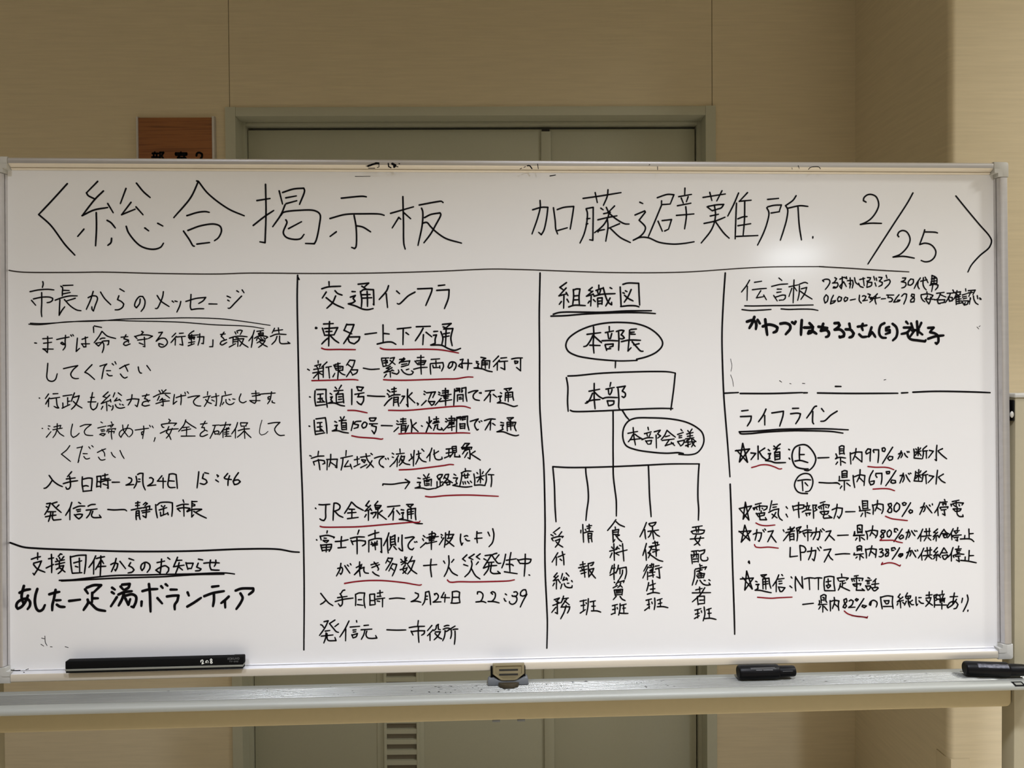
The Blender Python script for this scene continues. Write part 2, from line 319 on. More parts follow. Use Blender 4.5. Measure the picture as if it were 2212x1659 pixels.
# handwriting: each block of notices is an ink part of the panel (coordinates in 1/4 mm on the board)
INK = [
('heading_writing','ink',-0.00032,'large handwritten black heading',[(3.11,'407,3383 293,3255 211,3167;211,3167 292,3092 390,2956 456,2883;615,3400 538,3320;538,3320 548,3302 596,3276;654,3333 597,3276 507,3159;507,3159 588,3199 683,3217;683,3245 720,3181;604,3181 605,3075 598,2948;519,3065 476,3014;678,3127 704,3111 734,3074;708,3001 703,2970 682,2952;809,3351 770,3245;881,3389 930,3328 975,3288;843,3254 778,3167;778,3167 871,3206;877,3222 925,3167;809,3085 825,3040 906,2948 992,2924 1045,2939 1065,2967;937,3074 963,3054;1026,3107 1061,3088;1297,3406 1309,3403 1255,3289 1137,3147;1309,3403 1377,3316 1516,3210 1626,3161;1228,3161 1306,3185 1359,3190 1383,3185;1204,3052 1244,2992 1270,2948 1279,2946;1234,3057 1323,3090 1419,3102 1458,3086 1467,3055 1445,3006 1418,2985;1296,2961 1384,2972;1776,3384 1778,3184 1770,2971 1734,2977;1715,3269 1807,3284;1688,3093 1769,3157 1832,3199;1871,3338 1894,3245;1895,3327 1972,3352 2043,3358 2049,3341 2013,3243;1917,3289 1991,3303;1919,3248 1994,3269;1912,3240 1883,3171 1824,3084;1883,3166 1896,3184 2015,3201 2121,3198 2156,3172 2151,3096 2128,2989 2115,2964 2053,2966;1916,3133 1924,3118 1898,3042 1917,3011 1970,2995 2018,3000 2043,3030;1935,3071 2026,3120;2307,3288 2458,3302 2484,3298;2226,3143 2333,3172 2457,3177 2581,3175 2609,3167;2396,3166 2410,3078 2407,2940 2398,2930 2377,2938;2270,3049 2226,3016;2410,3092 2456,3083 2512,3049;2654,3181 2817,3228;2742,3300 2745,3124 2747,2962 2756,2926;2712,3152 2665,3077;2712,3152 2726,3139;2748,3186 2796,3143;2858,3241 2992,3266 3016,3268 3028,3259;2874,3218 2882,3196 2879,3106 2847,2953;2895,3151 2938,3173 3005,3185 3011,3174 2973,3097 2937,3034 2889,2971;2879,3110 2910,3117 2937,3088 2973,3052 3044,3003 3157,2969')]),
('heading_writing','ink',-0.00032,'large handwritten black heading',[(2.97,'3669,3209 3734,3227 3779,3227 3769,3149 3748,3060 3730,3030 3711,3047;3723,3276 3724,3229 3704,3149 3663,3035;3819,3224 3831,3129 3835,3070 3848,3035;3846,3211 3894,3227 3966,3234 3958,3179 3939,3070;3848,3060 3918,3080;4034,3292 4145,3308 4310,3335;4122,3334 4137,3262;4215,3355 4210,3310 4181,3242;4056,3215 4064,3190 4058,3110 4037,3030 4009,2970;4056,3218 4107,3228 4106,3160 4102,2990 4079,2994;4060,3145 4083,3148;4055,3105 4068,3110;4162,3222 4179,3210;4262,3238 4214,3190;4202,3228 4219,3180 4188,3110 4148,3070 4115,3045;4182,3182 4232,3193;4140,3138 4214,3155 4279,3167;4214,3195 4264,3150 4334,3110 4367,3108;4209,3140 4213,3090 4196,2983;4297,3110 4213,3075;4140,3050 4145,3058 4188,3068;4231,3075 4303,3010 4375,2974;4446,3266 4468,3256;4410,3173 4481,3203 4486,3194 4440,3136 4485,3086 4479,3056 4449,3021 4396,2991;4396,2991 4444,3011 4504,3009 4585,2976 4686,2963 4767,2968 4841,2980;4574,3299 4648,3323 4696,3321 4668,3253;4605,3276 4604,3251;4607,3249 4663,3253;4605,3246 4556,3131 4507,3018;4578,3129 4609,3056;4608,3133 4677,3141 4656,3076;4626,3058 4654,3071;4777,3369 4775,3322;4731,3307 4825,3324;4749,3297 4764,3260;4800,3307 4787,3270;4721,3241 4820,3260;4713,3171 4841,3182;4782,3234 4786,3171 4772,3073;4909,3302 5074,3328;4959,3339 4974,3280;5049,3351 5010,3277;4939,3234 4977,3204;4946,3237 5012,3249 5061,3252 5043,3227 5012,3217;4980,3207 5022,3219;4961,3167 5022,3180;4915,3113 5001,3132 5070,3159;4992,3247 5000,3182 4991,3122 4965,3061 4893,2971;4996,3130 5062,3041 5099,3006;5171,3335 5135,3253 5090,3167;5155,3261 5149,3142 5143,3001;5237,3338 5175,3273;5176,3275 5264,3283;5216,3275 5213,3142 5202,3026;5164,3147 5205,3162 5233,3164;5164,3097 5259,3112;5153,3019 5311,3026;5385,3289 5467,3297;5379,3228 5394,3193 5378,3112 5347,3032 5308,2956;5385,3235 5431,3246 5487,3249 5471,3203;5410,3190 5473,3200;5597,3317 5574,3284 5518,3244 5533,3218 5527,3153 5501,3062 5477,2992;5538,3226 5625,3244 5684,3239;5610,3234 5619,3093 5634,2994;5719,3017 5718,3007')]),
('heading_writing','ink',-0.00032,'large handwritten black heading',[(2.97,'6118,3272 6099,3282 6102,3302 6127,3324 6159,3328 6195,3310 6213,3255 6198,3208 6157,3153 6117,3125 6074,3108;6074,3108 6149,3117 6233,3116;6471,3340 6432,3272 6326,3114 6220,2956 6128,2818;6361,3018 6352,3030 6362,3051 6390,3064 6422,3053 6446,3004 6429,2949 6372,2890 6317,2869;6317,2869 6396,2874 6477,2861;6557,3069 6551,3047 6518,2961;6555,3054 6640,3051 6654,3046;6518,2961 6559,2971 6607,2957 6639,2913 6630,2870 6598,2841 6557,2834 6528,2844;6795,3319 6885,3210 6973,3107 7046,3024 7062,2989 7045,2941 6971,2878 6906,2807 6881,2759')]),
('message_writing','ink',-0.00032,"mayor's message in black handwriting",[(2.59,'236,2698 239,2682 233,2656')]),
('message_writing','ink',-0.00032,"mayor's message in black handwriting",[(2.58,'149,2628 207,2640 271,2644 312,2640;228,2621 228,2550 225,2484 228,2453;159,2567 187,2533;172,2577 228,2589 284,2589 303,2581 301,2567 283,2554 264,2551;374,2670 442,2673;359,2666 370,2657 369,2624 368,2598;374,2637 416,2635;374,2612 423,2622;320,2568 365,2585 416,2597 471,2598;352,2571 349,2515 346,2463;346,2463 366,2497 385,2522;457,2581 399,2563;383,2572 424,2527 467,2499 496,2494;580,2629 562,2571 532,2503;545,2585 571,2597 601,2595 609,2580 592,2527 581,2492;581,2492 572,2501 570,2522;630,2624 657,2580 700,2535;756,2598 746,2571 773,2557 789,2540 781,2518 755,2501 729,2499;902,2575 898,2544 876,2513 864,2526 872,2561 898,2592 920,2592 935,2561 928,2517 908,2488;1019,2599 1044,2561 1101,2521;1062,2626 1058,2596 1040,2548 1018,2508 1006,2508;1122,2560 1133,2551;1142,2560 1158,2556;1182,2557 1174,2525 1154,2482;1217,2557 1288,2578 1355,2585 1335,2560 1305,2542;1253,2606 1250,2556 1248,2516 1254,2499 1300,2505 1341,2505'), (1.89,'139,2401 206,2397 398,2416 613,2421 785,2434 1050,2439 1244,2441 1453,2434 1627,2413 1802,2386;150,2408 227,2405 527,2422 742,2425 828,2421 1050,2416 1192,2410 1409,2392 1649,2380 1758,2363'), (2.44,'1028,2338 1054,2341 1030,2305 1010,2278;1010,2278 1043,2298 1073,2296 1088,2269 1073,2245 1047,2236 1030,2245 1028,2261 1043,2258 1060,2252;1145,2333 1119,2307;1149,2311 1132,2291 1112,2267;1143,2293 1141,2249;1151,2307 1212,2311;1186,2306 1194,2249 1173,2255;1271,2349 1254,2339 1234,2321;1233,2315 1303,2321;1234,2304 1245,2288;1238,2306 1277,2306 1271,2288;1242,2297 1269,2297;1256,2324 1253,2255;1234,2266 1277,2273;1231,2244 1273,2259;1295,2306 1340,2308 1336,2259 1323,2261;1312,2328 1310,2290 1299,2248;1403,2285 1402,2254 1401,2239;1401,2238 1379,2237;1456,2323 1489,2327;1480,2339 1460,2309 1471,2301 1482,2287;1497,2287 1460,2272 1453,2256 1464,2249 1499,2267;1556,2341 1563,2325;1569,2347 1594,2353 1607,2349 1593,2322;1572,2338 1576,2333;1517,2296 1552,2307 1595,2311 1641,2306;1543,2300 1541,2258;1516,2234 1560,2258;1563,2298 1578,2298 1575,2238;1545,2285 1573,2287;1545,2271 1573,2273;1582,2291 1617,2293 1604,2262 1589,2240;1587,2280 1608,2258 1647,2232;1691,2351 1679,2315 1652,2277;1679,2311 1676,2271 1669,2231;1709,2344 1755,2350;1736,2346 1731,2333;1719,2328 1725,2310;1722,2330 1753,2333 1753,2313;1725,2320 1749,2321;1725,2310 1753,2313;1692,2295 1714,2308 1766,2310 1784,2303 1770,2292;1711,2295 1705,2279;1718,2299 1731,2286 1753,2286;1735,2299 1744,2295;1757,2299 1766,2286;1737,2279 1709,2262;1731,2277 1766,2277 1748,2253 1720,2231;1731,2266 1753,2250 1781,2235;1832,2365 1815,2332;1823,2346 1889,2355;1859,2368 1863,2332;1803,2307 1845,2323 1913,2321;1849,2308 1838,2279 1812,2251;1867,2310 1869,2265 1878,2257 1939,2258 1924,2269;234,2299 299,2303;239,2267 294,2274;267,2314 268,2259 265,2202;234,2228 305,2226;265,2202 249,2219 234,2227;329,2293 369,2302 414,2310;389,2322 386,2280 386,2241 371,2219;386,2258 369,2258 356,2267 365,2274 386,2258;425,2324 431,2315;438,2326 444,2318;470,2302 465,2249 461,2209;461,2209 485,2231;502,2294 541,2308;524,2310 528,2240;498,2262 553,2262;528,2242 513,2240 500,2260;580,2380 582,2341;586,2387 636,2376;638,2349 618,2314 584,2269;640,2347 674,2316 732,2298;625,2294 640,2301 659,2301;594,2264 614,2246 637,2270;596,2266 639,2272;639,2279 650,2257 648,2226 639,2200;648,2281 685,2283 682,2257 674,2254;769,2307 816,2311;803,2324 788,2296;788,2296 820,2287 820,2269;816,2282 790,2269 786,2256 799,2249 831,2260;911,2348 922,2341 905,2324;862,2313 879,2297;864,2311 903,2322 955,2321 985,2313 957,2297;883,2286 950,2295;929,2306 932,2240;932,2240 920,2242;894,2266 922,2255')]),
('message_writing','ink',-0.00032,"mayor's message in black handwriting",[(2.6,'763,2646 793,2628')]),
('message_writing','ink',-0.00032,"mayor's message in black handwriting",[(2.62,'1377,2539 1433,2538')]),
('message_writing','ink',-0.00032,"mayor's message in black handwriting",[(2.63,'1503,2594 1527,2583;1507,2565 1518,2559;1604,2594 1558,2546 1518,2507 1509,2509')]),
('message_writing','ink',-0.00032,"mayor's message in black handwriting",[(2.63,'1571,2631 1584,2622')]),
('message_writing','ink',-0.00032,"mayor's message in black handwriting",[(2.63,'1608,2637 1621,2617')]),
('message_writing','ink',-0.00032,"mayor's message in black handwriting",[(2.44,'1171,2332 1199,2334')]),
('message_writing','ink',-0.00032,"mayor's message in black handwriting",[(2.41,'267,2127 263,2076 260,2028 271,2008 297,2001 318,2014 331,2054;374,2089 425,2101 471,2110 438,2079 423,2049 434,2027 455,2019 476,2020;569,2116 541,2087 519,2063;519,2063 541,2052 586,2012;623,2105 670,2120;670,2120 653,2100 644,2065 635,2016;668,2073 696,2073;672,2051 685,2038 707,2038;758,2087 791,2106 823,2117;793,2110 804,2090 814,2067;763,2049 778,2029 793,2020 810,2028;886,2098 890,2072 899,2056 909,2054;945,2107 970,2072')]),
('message_writing','ink',-0.00032,"mayor's message in black handwriting",[(2.43,'707,2122 717,2112;726,2135 734,2119')]),
('message_writing','ink',-0.00032,"mayor's message in black handwriting",[(2.41,'208,1885 211,1884')]),
('message_writing','ink',-0.00032,"mayor's message in black handwriting",[(2.41,'271,1913 249,1881;277,1885 266,1870 251,1842;271,1872 270,1824;283,1880 347,1889;324,1878 330,1830 340,1815 330,1815 308,1826;370,1898 431,1906;401,1886 401,1834;403,1860 418,1862;368,1849 369,1816;363,1813 416,1838;448,1919 437,1893 426,1860;442,1888 480,1899 467,1860 450,1829 426,1805;439,1860 467,1833 499,1813;571,1920 564,1881 557,1832 563,1808 576,1799 596,1814 607,1847;557,1886 583,1887;540,1855 594,1855;678,1924 643,1892 663,1885;689,1902 630,1843;630,1843 691,1864;693,1871 697,1853;667,1847 669,1792;641,1823 630,1803;680,1831 697,1822;710,1827 710,1809 701,1796;723,1917 712,1888;747,1917 770,1899;738,1881 721,1860;721,1860 759,1870;753,1872 766,1859;727,1835 735,1818 759,1809 791,1815;757,1839 761,1833;774,1835 783,1830;807,1866 846,1874 889,1871 884,1847 876,1819;876,1819 863,1830;842,1903 837,1870 815,1830;913,1893 960,1902;943,1906 928,1875;928,1875 945,1869 954,1851;964,1862 917,1849 910,1831 927,1823 962,1829'), (2.26,'1028,1931 1041,1909;1047,1934 1054,1922;1076,1936 1045,1909;989,1886 1028,1905 1058,1911 1106,1911;1030,1892 1023,1876 1015,1861;1071,1902 1101,1878;1006,1839 1058,1854 1099,1858;1049,1876 1032,1859;1038,1865 1071,1867;1051,1876 1056,1839 1055,1823 1042,1828;1134,1902 1129,1873 1125,1834;1125,1834 1140,1847 1151,1855;1145,1880 1179,1891 1212,1895;1179,1902 1181,1868 1177,1829;1206,1917 1210,1904;1223,1921 1232,1909;1227,1880 1271,1890 1308,1892 1279,1872 1265,1850 1275,1830 1296,1821 1316,1820;1364,1920 1362,1896;1334,1880 1384,1891;1375,1887 1362,1854 1340,1816;1349,1865 1368,1845 1390,1836;1390,1880 1442,1892;1421,1906 1425,1862 1422,1822 1414,1824;1392,1862 1410,1853;1484,1920 1488,1901;1469,1888 1530,1901;1464,1888 1460,1853 1449,1817;1475,1844 1464,1828;1490,1864 1492,1844 1514,1828 1538,1834 1547,1843;1512,1866 1519,1859;1538,1868 1554,1865;1595,1903 1583,1869 1588,1849 1610,1840 1632,1850;1670,1904 1722,1908;1674,1886 1729,1893;1656,1855 1728,1854;1698,1923 1700,1882 1698,1844 1689,1835 1663,1849 1657,1855;1707,1891 1729,1899 1834,1907;1808,1916 1803,1881 1798,1859 1780,1831;1799,1868 1785,1863 1783,1877 1792,1883 1799,1879;1812,1852 1812,1841 1831,1836')]),
('message_writing','ink',-0.00032,"mayor's message in black handwriting",[(2.41,'302,1914 335,1915')]),
('message_writing','ink',-0.00032,"mayor's message in black handwriting",[(2.26,'1094,1729 1105,1719 1094,1708;1042,1690 1052,1673 1061,1671;1044,1693 1100,1701 1147,1700 1130,1683;1035,1631 1091,1655 1159,1661;1094,1677 1076,1635 1091,1622 1108,1586;1117,1664 1100,1626 1076,1596;1211,1723 1200,1691 1161,1642;1211,1713 1239,1691 1282,1664;1193,1669 1235,1673;1182,1647 1245,1659;1217,1669 1215,1610;1179,1609 1275,1609;1313,1692 1359,1698;1346,1712 1321,1668;1321,1668 1339,1668 1341,1650;1343,1650 1312,1624 1310,1609 1325,1605 1362,1619;1350,1648 1360,1643;1398,1682 1443,1685;1415,1681 1400,1636 1378,1591;1406,1641 1413,1621 1437,1623;1410,1639 1434,1643 1441,1636 1434,1618;1448,1682 1522,1688 1515,1680;1489,1704 1478,1667 1443,1616;1469,1653 1468,1596;1509,1666 1487,1653;1478,1651 1513,1657;1493,1662 1493,1604;1480,1633 1509,1638;1480,1620 1508,1622;1484,1605 1524,1605;1570,1701 1559,1666 1528,1620;1555,1657 1554,1591;1590,1697 1594,1677;1592,1699 1640,1698 1625,1676;1596,1675 1631,1676;1616,1667 1620,1588;1574,1643 1609,1653 1653,1656;1613,1639 1591,1617 1567,1597;1620,1639 1635,1621 1663,1594;1783,1691 1828,1698 1866,1699 1839,1672 1828,1650 1841,1623 1863,1607 1896,1608'), (1.49,'1740,1716 1727,1669 1723,1624 1736,1611 1762,1619 1782,1637')]),
('message_writing','ink',-0.00032,"mayor's message in black handwriting",[(2.07,'226,1673 230,1673')]),
('message_writing','ink',-0.00032,"mayor's message in black handwriting",[(2.07,'269,1690 280,1688')]),
('message_writing','ink',-0.00032,"mayor's message in black handwriting",[(2.07,'267,1672 273,1665')]),
('message_writing','ink',-0.00032,"mayor's message in black handwriting",[(2.07,'254,1611 286,1650;306,1682 353,1693 346,1671;299,1663 363,1674;329,1705 327,1667 316,1632 299,1608;327,1662 346,1636 374,1617;433,1701 423,1653 425,1622 438,1608 457,1617 479,1637;485,1684 518,1696 561,1697 526,1669 513,1647 522,1627 543,1621 572,1620;606,1672 662,1685;627,1658 651,1662;631,1648 655,1652;618,1626 633,1633 657,1630 644,1617 625,1624;698,1714 705,1698;674,1685 713,1694;690,1689 694,1678;713,1696 698,1676;668,1646 674,1663 728,1667 724,1658;679,1646 719,1647 715,1634;681,1654 679,1635;700,1656 698,1623 702,1592;776,1691 780,1658 797,1631 814,1609;815,1693 797,1653 771,1618 764,1605 752,1623 758,1645 789,1664 827,1666 844,1650 840,1626 821,1607;862,1655 909,1661 955,1667;920,1683 922,1652 916,1617 913,1594;916,1643 905,1639 907,1621 918,1630;961,1687 968,1676;979,1682 987,1669')]),
('message_writing','ink',-0.00032,"mayor's message in black handwriting",[(2.08,'627,1714 638,1707')]),
('message_writing','ink',-0.00032,"mayor's message in black handwriting",[(2.09,'999,1600 991,1574')]),
('message_writing','ink',-0.00032,"mayor's message in black handwriting",[(2.07,'414,1551 392,1521 356,1492;356,1492 379,1473 418,1440;463,1534 500,1542;500,1546 487,1507 469,1432;469,1432 476,1446;504,1494 533,1493;509,1474 521,1458 534,1456 549,1462;543,1541 553,1528;564,1549 574,1539;602,1501 628,1514 659,1526;633,1521 650,1496 652,1474;609,1468 622,1450 637,1447 655,1452;697,1500 708,1478 725,1464;757,1513 770,1482 785,1456')]),
('message_writing','ink',-0.00032,"mayor's message in black handwriting",[(2.76,'272,1344 301,1304 336,1277 362,1265;289,1305 271,1278 248,1257 236,1255;425,1368 396,1334;389,1318 449,1325;368,1286 413,1298 466,1305;411,1336 416,1298 415,1263 404,1248 391,1248 385,1261;498,1331 496,1284 502,1236;501,1315 541,1323 565,1320 563,1279 558,1235;505,1266 524,1270 539,1265;502,1230 562,1235;597,1333 599,1313 595,1259;600,1333 625,1335 623,1256;599,1296 621,1298;599,1263 621,1264;636,1337 673,1345;653,1350 653,1313;632,1312 681,1318;619,1291 649,1302 692,1307;672,1304 674,1249 668,1253;640,1280 666,1271;702,1291 752,1291;815,1322 834,1315 836,1302 825,1284 797,1270;797,1270 851,1273;866,1330 871,1297 864,1270 851,1248;877,1343 892,1351 914,1350 912,1309 916,1265 929,1234;884,1311 894,1310;881,1292 894,1293;959,1318 970,1320 985,1308 979,1286 946,1263;946,1263 1002,1268;1044,1332 1013,1295;1013,1295 1072,1292;1052,1316 1052,1246;1094,1338 1090,1307 1085,1267 1096,1250 1135,1249;1094,1342 1120,1345 1142,1339 1146,1293 1150,1242;1096,1296 1129,1293')]),
('message_writing','ink',-0.00032,"mayor's message in black handwriting",[(2.76,'254,1147 279,1151 262,1107 240,1072;251,1127 264,1120;324,1158 301,1151 288,1147;288,1147 318,1115 352,1085;337,1137 322,1122;262,1091 315,1091;245,1056 283,1063 317,1067;281,1087 277,1059 265,1023;296,1085 292,1046 300,1032 351,1036;425,1154 412,1114 382,1064;412,1110 411,1033;435,1111 472,1126 514,1127;457,1101 485,1106;463,1089 484,1093;442,1068 459,1048 473,1038 493,1056 497,1069 476,1071 448,1066;523,1098 598,1106;557,1099 544,1068 525,1044;568,1090 559,1059 570,1047 624,1046 613,1063')]),
('message_writing','ink',-0.00032,"mayor's message in black handwriting",[(2.76,'472,1153 486,1144')]),
('message_writing','ink',-0.00032,"mayor's message in black handwriting",[(2.77,'536,1126 556,1136 586,1138')]),
('message_writing','ink',-0.00032,"mayor's message in black handwriting",[(2.77,'671,1101 712,1097 790,1097 800,1089')]),
('message_writing','ink',-0.00032,"mayor's message in black handwriting",[(2.79,'1299,1357 1294,1309 1286,1243;1331,1341 1324,1311 1350,1297 1355,1281 1337,1268 1307,1275;1340,1350 1367,1343;1425,1333 1435,1325 1429,1319;1416,1298 1435,1284;1499,1342 1475,1314 1479,1307 1525,1299;1512,1326 1503,1297 1500,1257;1574,1347 1551,1314 1538,1283 1546,1263 1568,1268 1586,1283 1573,1296 1551,1294 1535,1288')]),
('message_writing','ink',-0.00032,"mayor's message in black handwriting",[(2.78,'862,1143 892,1147;877,1153 875,1112;862,1125 888,1127;832,1095 864,1101 912,1110;866,1085 864,1050 866,1026;868,1087 885,1089 887,1050 892,1028;868,1070 883,1072;868,1054 883,1056;931,1146 914,1131;931,1144 942,1139 925,1122;916,1109 959,1121 957,1097;903,1087 974,1098;909,1074 959,1082;935,1115 935,1071 932,1040 916,1049 911,1054;1000,1130 1002,1088 1011,1037;1011,1127 1028,1142 1085,1146 1115,1141 1115,1095 1110,1046;1039,1122 1046,1114;1063,1122 1054,1111;1024,1092 1076,1108;1054,1105 1053,1056;1032,1076 1034,1052;1034,1050 1084,1069;1086,1058 1082,1073;1145,1117 1184,1129 1226,1129;1149,1099 1169,1079;1154,1101 1197,1106 1236,1100 1214,1080;1193,1125 1195,1046;1252,1148 1286,1148;1250,1150 1249,1102;1254,1133 1271,1126;1256,1117 1271,1119;1217,1077 1249,1091 1317,1094;1249,1093 1248,1040;1248,1040 1262,1055;1317,1092 1277,1073;1262,1079 1305,1052 1349,1030')]),
('message_writing','ink',-0.00032,"mayor's message in black handwriting",[(2.79,'1189,1160 1195,1142')]),
('message_writing','ink',-0.00032,"mayor's message in black handwriting",[(2.41,'179,2270 192,2268')]),
('volunteer_notice_writing','ink',-0.00032,'bold black handwriting about a foot-bath volunteer',[(2.93,'191,805 190,759;148,762 180,773 210,779;163,734 216,748 196,702 166,653;166,653 158,664;162,725 188,694 239,670;265,763 299,769;284,793 286,732 285,666;248,699 299,723;331,779 346,796 357,792;319,762 325,753;338,770 343,759;368,776 351,754;312,742 372,754;312,722 374,735;338,739 337,704;337,709 367,713 354,682 329,658;318,689 337,698 376,669;413,777 417,716 425,659;417,773 466,783 520,784 518,736 508,655;436,731 490,745;474,763 476,662;447,707 464,702;427,659 491,662;586,777 569,740 539,698;573,742 571,650;591,759 621,767 647,771;621,776 620,712 616,636;618,743 603,713 584,682;627,745 640,723;595,700 607,702 655,704;726,757 715,715 693,665;689,715 715,726 737,719 732,693 721,671 715,680;752,736 790,685;825,726 812,704 836,691 848,675 835,660 807,654;337,611 423,613 513,622 637,633 723,638 944,638 1033,639 1249,639 1423,643 1489,641 1542,633;352,607 513,612 680,618 944,622 1033,623 1249,633 1293,634 1469,633;923,718 918,689 903,670 895,685 901,712 929,727 955,711 957,684 938,656;1007,723 1059,733;1038,747 1035,705 1028,648;1028,648 998,670 1020,685 1063,700 1087,684 1085,664 1072,648;1148,758 1137,730 1120,692;1144,736 1178,737;1120,692 1193,702;1159,720 1150,685 1134,644;1154,692 1182,668;1206,719 1219,671;1209,715 1256,714 1243,677;1226,678 1243,677;1291,714 1280,687 1310,673 1302,663 1271,660;1330,713 1380,717 1437,713;1376,734 1371,694 1380,666 1406,663 1436,662;1413,733 1411,707 1402,690')]),
('volunteer_notice_writing','ink',-0.00032,'bold black handwriting about a foot-bath volunteer',[(2.95,'814,755 847,743')]),
('volunteer_notice_writing','ink',-0.00032,'bold black handwriting about a foot-bath volunteer',[(2.96,'1081,756 1096,744')]),
('volunteer_notice_writing','ink',-0.00032,'bold black handwriting about a foot-bath volunteer',[(2.97,'1293,742 1322,736')]),
('volunteer_notice_writing','ink',-0.00032,'bold black handwriting about a foot-bath volunteer',[(4.98,'66,530 102,547 138,553;96,577 85,538 80,499 93,451;123,509 106,468 80,433 54,419 44,434 50,460 80,482 114,487 136,467 135,437 120,415;187,554 174,510 170,462 182,414 199,400 221,409 238,441;268,515 302,525 337,531;311,545 298,477 289,442 287,403;315,472 345,473;319,442 340,428 372,425')]),
('volunteer_notice_writing','ink',-0.00032,'bold black handwriting about a foot-bath volunteer',[(5,'403,466 478,474')]),
('volunteer_notice_writing','ink',-0.00032,'bold black handwriting about a foot-bath volunteer',[(5.01,'512,545 531,516;523,556 572,573 622,572 568,520;561,520 559,454;568,481 600,481;529,473 533,455 501,401;533,455 546,450 593,405 649,391;697,553 716,539;729,486 688,423;755,560 774,538;766,573 818,577 809,551 783,538;740,504 779,520 832,526;779,516 765,472 741,427;783,494 835,504 860,488 860,453 843,414 828,418;787,476 808,432 821,471;899,452 897,421'), (4.86,'905,525 946,535 1008,538;950,574 956,508 958,442 960,380;1008,474 1040,436;1034,557 1045,544;1073,484 1118,489 1153,489 1144,451 1127,425 1127,392;1216,510 1225,487;1213,410 1261,438 1309,470;1331,481 1392,502 1468,514;1398,491 1398,451 1391,409;1501,475 1479,454 1448,430;1474,445 1476,398;1549,516 1588,529 1671,529 1671,512 1640,486;1582,496 1597,465 1583,429 1553,386')]),
('volunteer_notice_writing','ink',-0.00032,'bold black handwriting about a foot-bath volunteer',[(5.02,'695,522 710,511')]),
('volunteer_notice_writing','ink',-0.00032,'bold black handwriting about a foot-bath volunteer',[(4.87,'1065,570 1078,559')]),
('volunteer_notice_writing','ink',-0.00032,'bold black handwriting about a foot-bath volunteer',[(4.87,'1099,532 1142,531')]),
('volunteer_notice_writing','ink',-0.00032,'bold black handwriting about a foot-bath volunteer',[(4.89,'1386,546 1431,551')]),
('traffic_writing','ink',-0.00032,'traffic notices in black handwriting',[(3.09,'2216,2694 2217,2668;2165,2644 2208,2657 2298,2662')]),
('traffic_writing','ink',-0.00032,'traffic notices in black handwriting',[(3.09,'2196,2621 2168,2578;2258,2630 2276,2611 2308,2599;2195,2581 2255,2535 2318,2506;2262,2593 2241,2547 2200,2506;2421,2676 2496,2684 2465,2656;2447,2662 2482,2639;2366,2584 2401,2596 2385,2575 2399,2556 2382,2544 2351,2537;2351,2537 2405,2520 2453,2499 2490,2495 2526,2503;2437,2625 2446,2565 2443,2513;2442,2625 2458,2637 2529,2637 2531,2584 2531,2529 2526,2534;2446,2601 2505,2603;2453,2577 2517,2580;2484,2625 2486,2565 2486,2518;2636,2665 2624,2632 2569,2567;2619,2608 2628,2510;2693,2627 2714,2608;2823,2619 2776,2593 2709,2534 2697,2538;2842,2642 2945,2646 2942,2626 2899,2523;2978,2631 3066,2636 3061,2578 3032,2501')]),
('traffic_writing','ink',-0.00032,'traffic notices in black handwriting',[(3.1,'2378,2624 2401,2623')]),
('traffic_writing','ink',-0.00032,'traffic notices in black handwriting',[(3.12,'2990,2665 3036,2670')]),
('traffic_writing','ink',-0.00032,'traffic notices in black handwriting',[(3.09,'2218,2411 2213,2319 2211,2238;2176,2394 2244,2397;2168,2364 2183,2314;2183,2361 2275,2368 2249,2316;2192,2340 2235,2342;2183,2314 2249,2317;2204,2292 2187,2278 2162,2252;2220,2314 2253,2280 2282,2260;2339,2392 2319,2347;2339,2389 2390,2389 2367,2332 2316,2254;2319,2349 2374,2323;2355,2301 2430,2302 2423,2279 2390,2251;2347,2294 2357,2266 2390,2252')]),
('traffic_writing','ink',-0.00032,'traffic notices in black handwriting',[(3.1,'2468,2320 2549,2330')]),
('traffic_writing','ink',-0.00032,'traffic notices in black handwriting',[(3.11,'2595,2386 2595,2264;2603,2325 2638,2321;2553,2250 2622,2264 2659,2262 2685,2247;2696,2357 2793,2367;2738,2354 2735,2245;2757,2330 2776,2316;2879,2361 2859,2325 2823,2272;2881,2315 2876,2244;2900,2332 2940,2300;3017,2388 3079,2394 3046,2367;3022,2370 3060,2355;2955,2337 2983,2339;2952,2310 2974,2313 2964,2282 2964,2253 2933,2241;2933,2241 3011,2238 3059,2214 3102,2202 3145,2216;3005,2336 3019,2291 3011,2241;3026,2355 3091,2358 3076,2291 3085,2235;3024,2320 3067,2327;3024,2298 3064,2305;3043,2353 3037,2233')]),
('traffic_writing','ink',-0.00032,'traffic notices in black handwriting',[(3.11,'2831,2372 2931,2375')]),
('traffic_writing','ink',-0.00032,'traffic notices in black handwriting',[(5.12,'2123,2366 2126,2366')]),
('traffic_writing','ink',-0.00032,'traffic notices in black handwriting',[(2.64,'2062,2074 2075,2066')]),
('traffic_writing','ink',-0.00032,'traffic notices in black handwriting',[(2.65,'2136,2133 2136,2116;2112,2097 2156,2110;2123,2096 2132,2082;2151,2102 2145,2089;2105,2072 2165,2082;2098,2047 2169,2060;2136,2071 2138,2000;2131,2042 2102,2011;2138,2049 2164,2035;2198,2124 2162,2091;2173,2093 2171,2062 2171,2015;2191,2086 2229,2093;2209,2084 2215,2010;2255,2106 2291,2114;2275,2117 2277,2061 2272,2001;2246,2102 2262,2066;2253,2095 2310,2092 2308,2065 2262,2066;2262,2079 2297,2081;2239,2019 2253,2044;2284,2057 2301,2041 2325,2031;2359,2137 2335,2101;2359,2137 2395,2134 2381,2092 2334,2018;2346,2105 2370,2087;2374,2067 2414,2067 2407,2047 2376,2030;2363,2058 2379,2030')]),
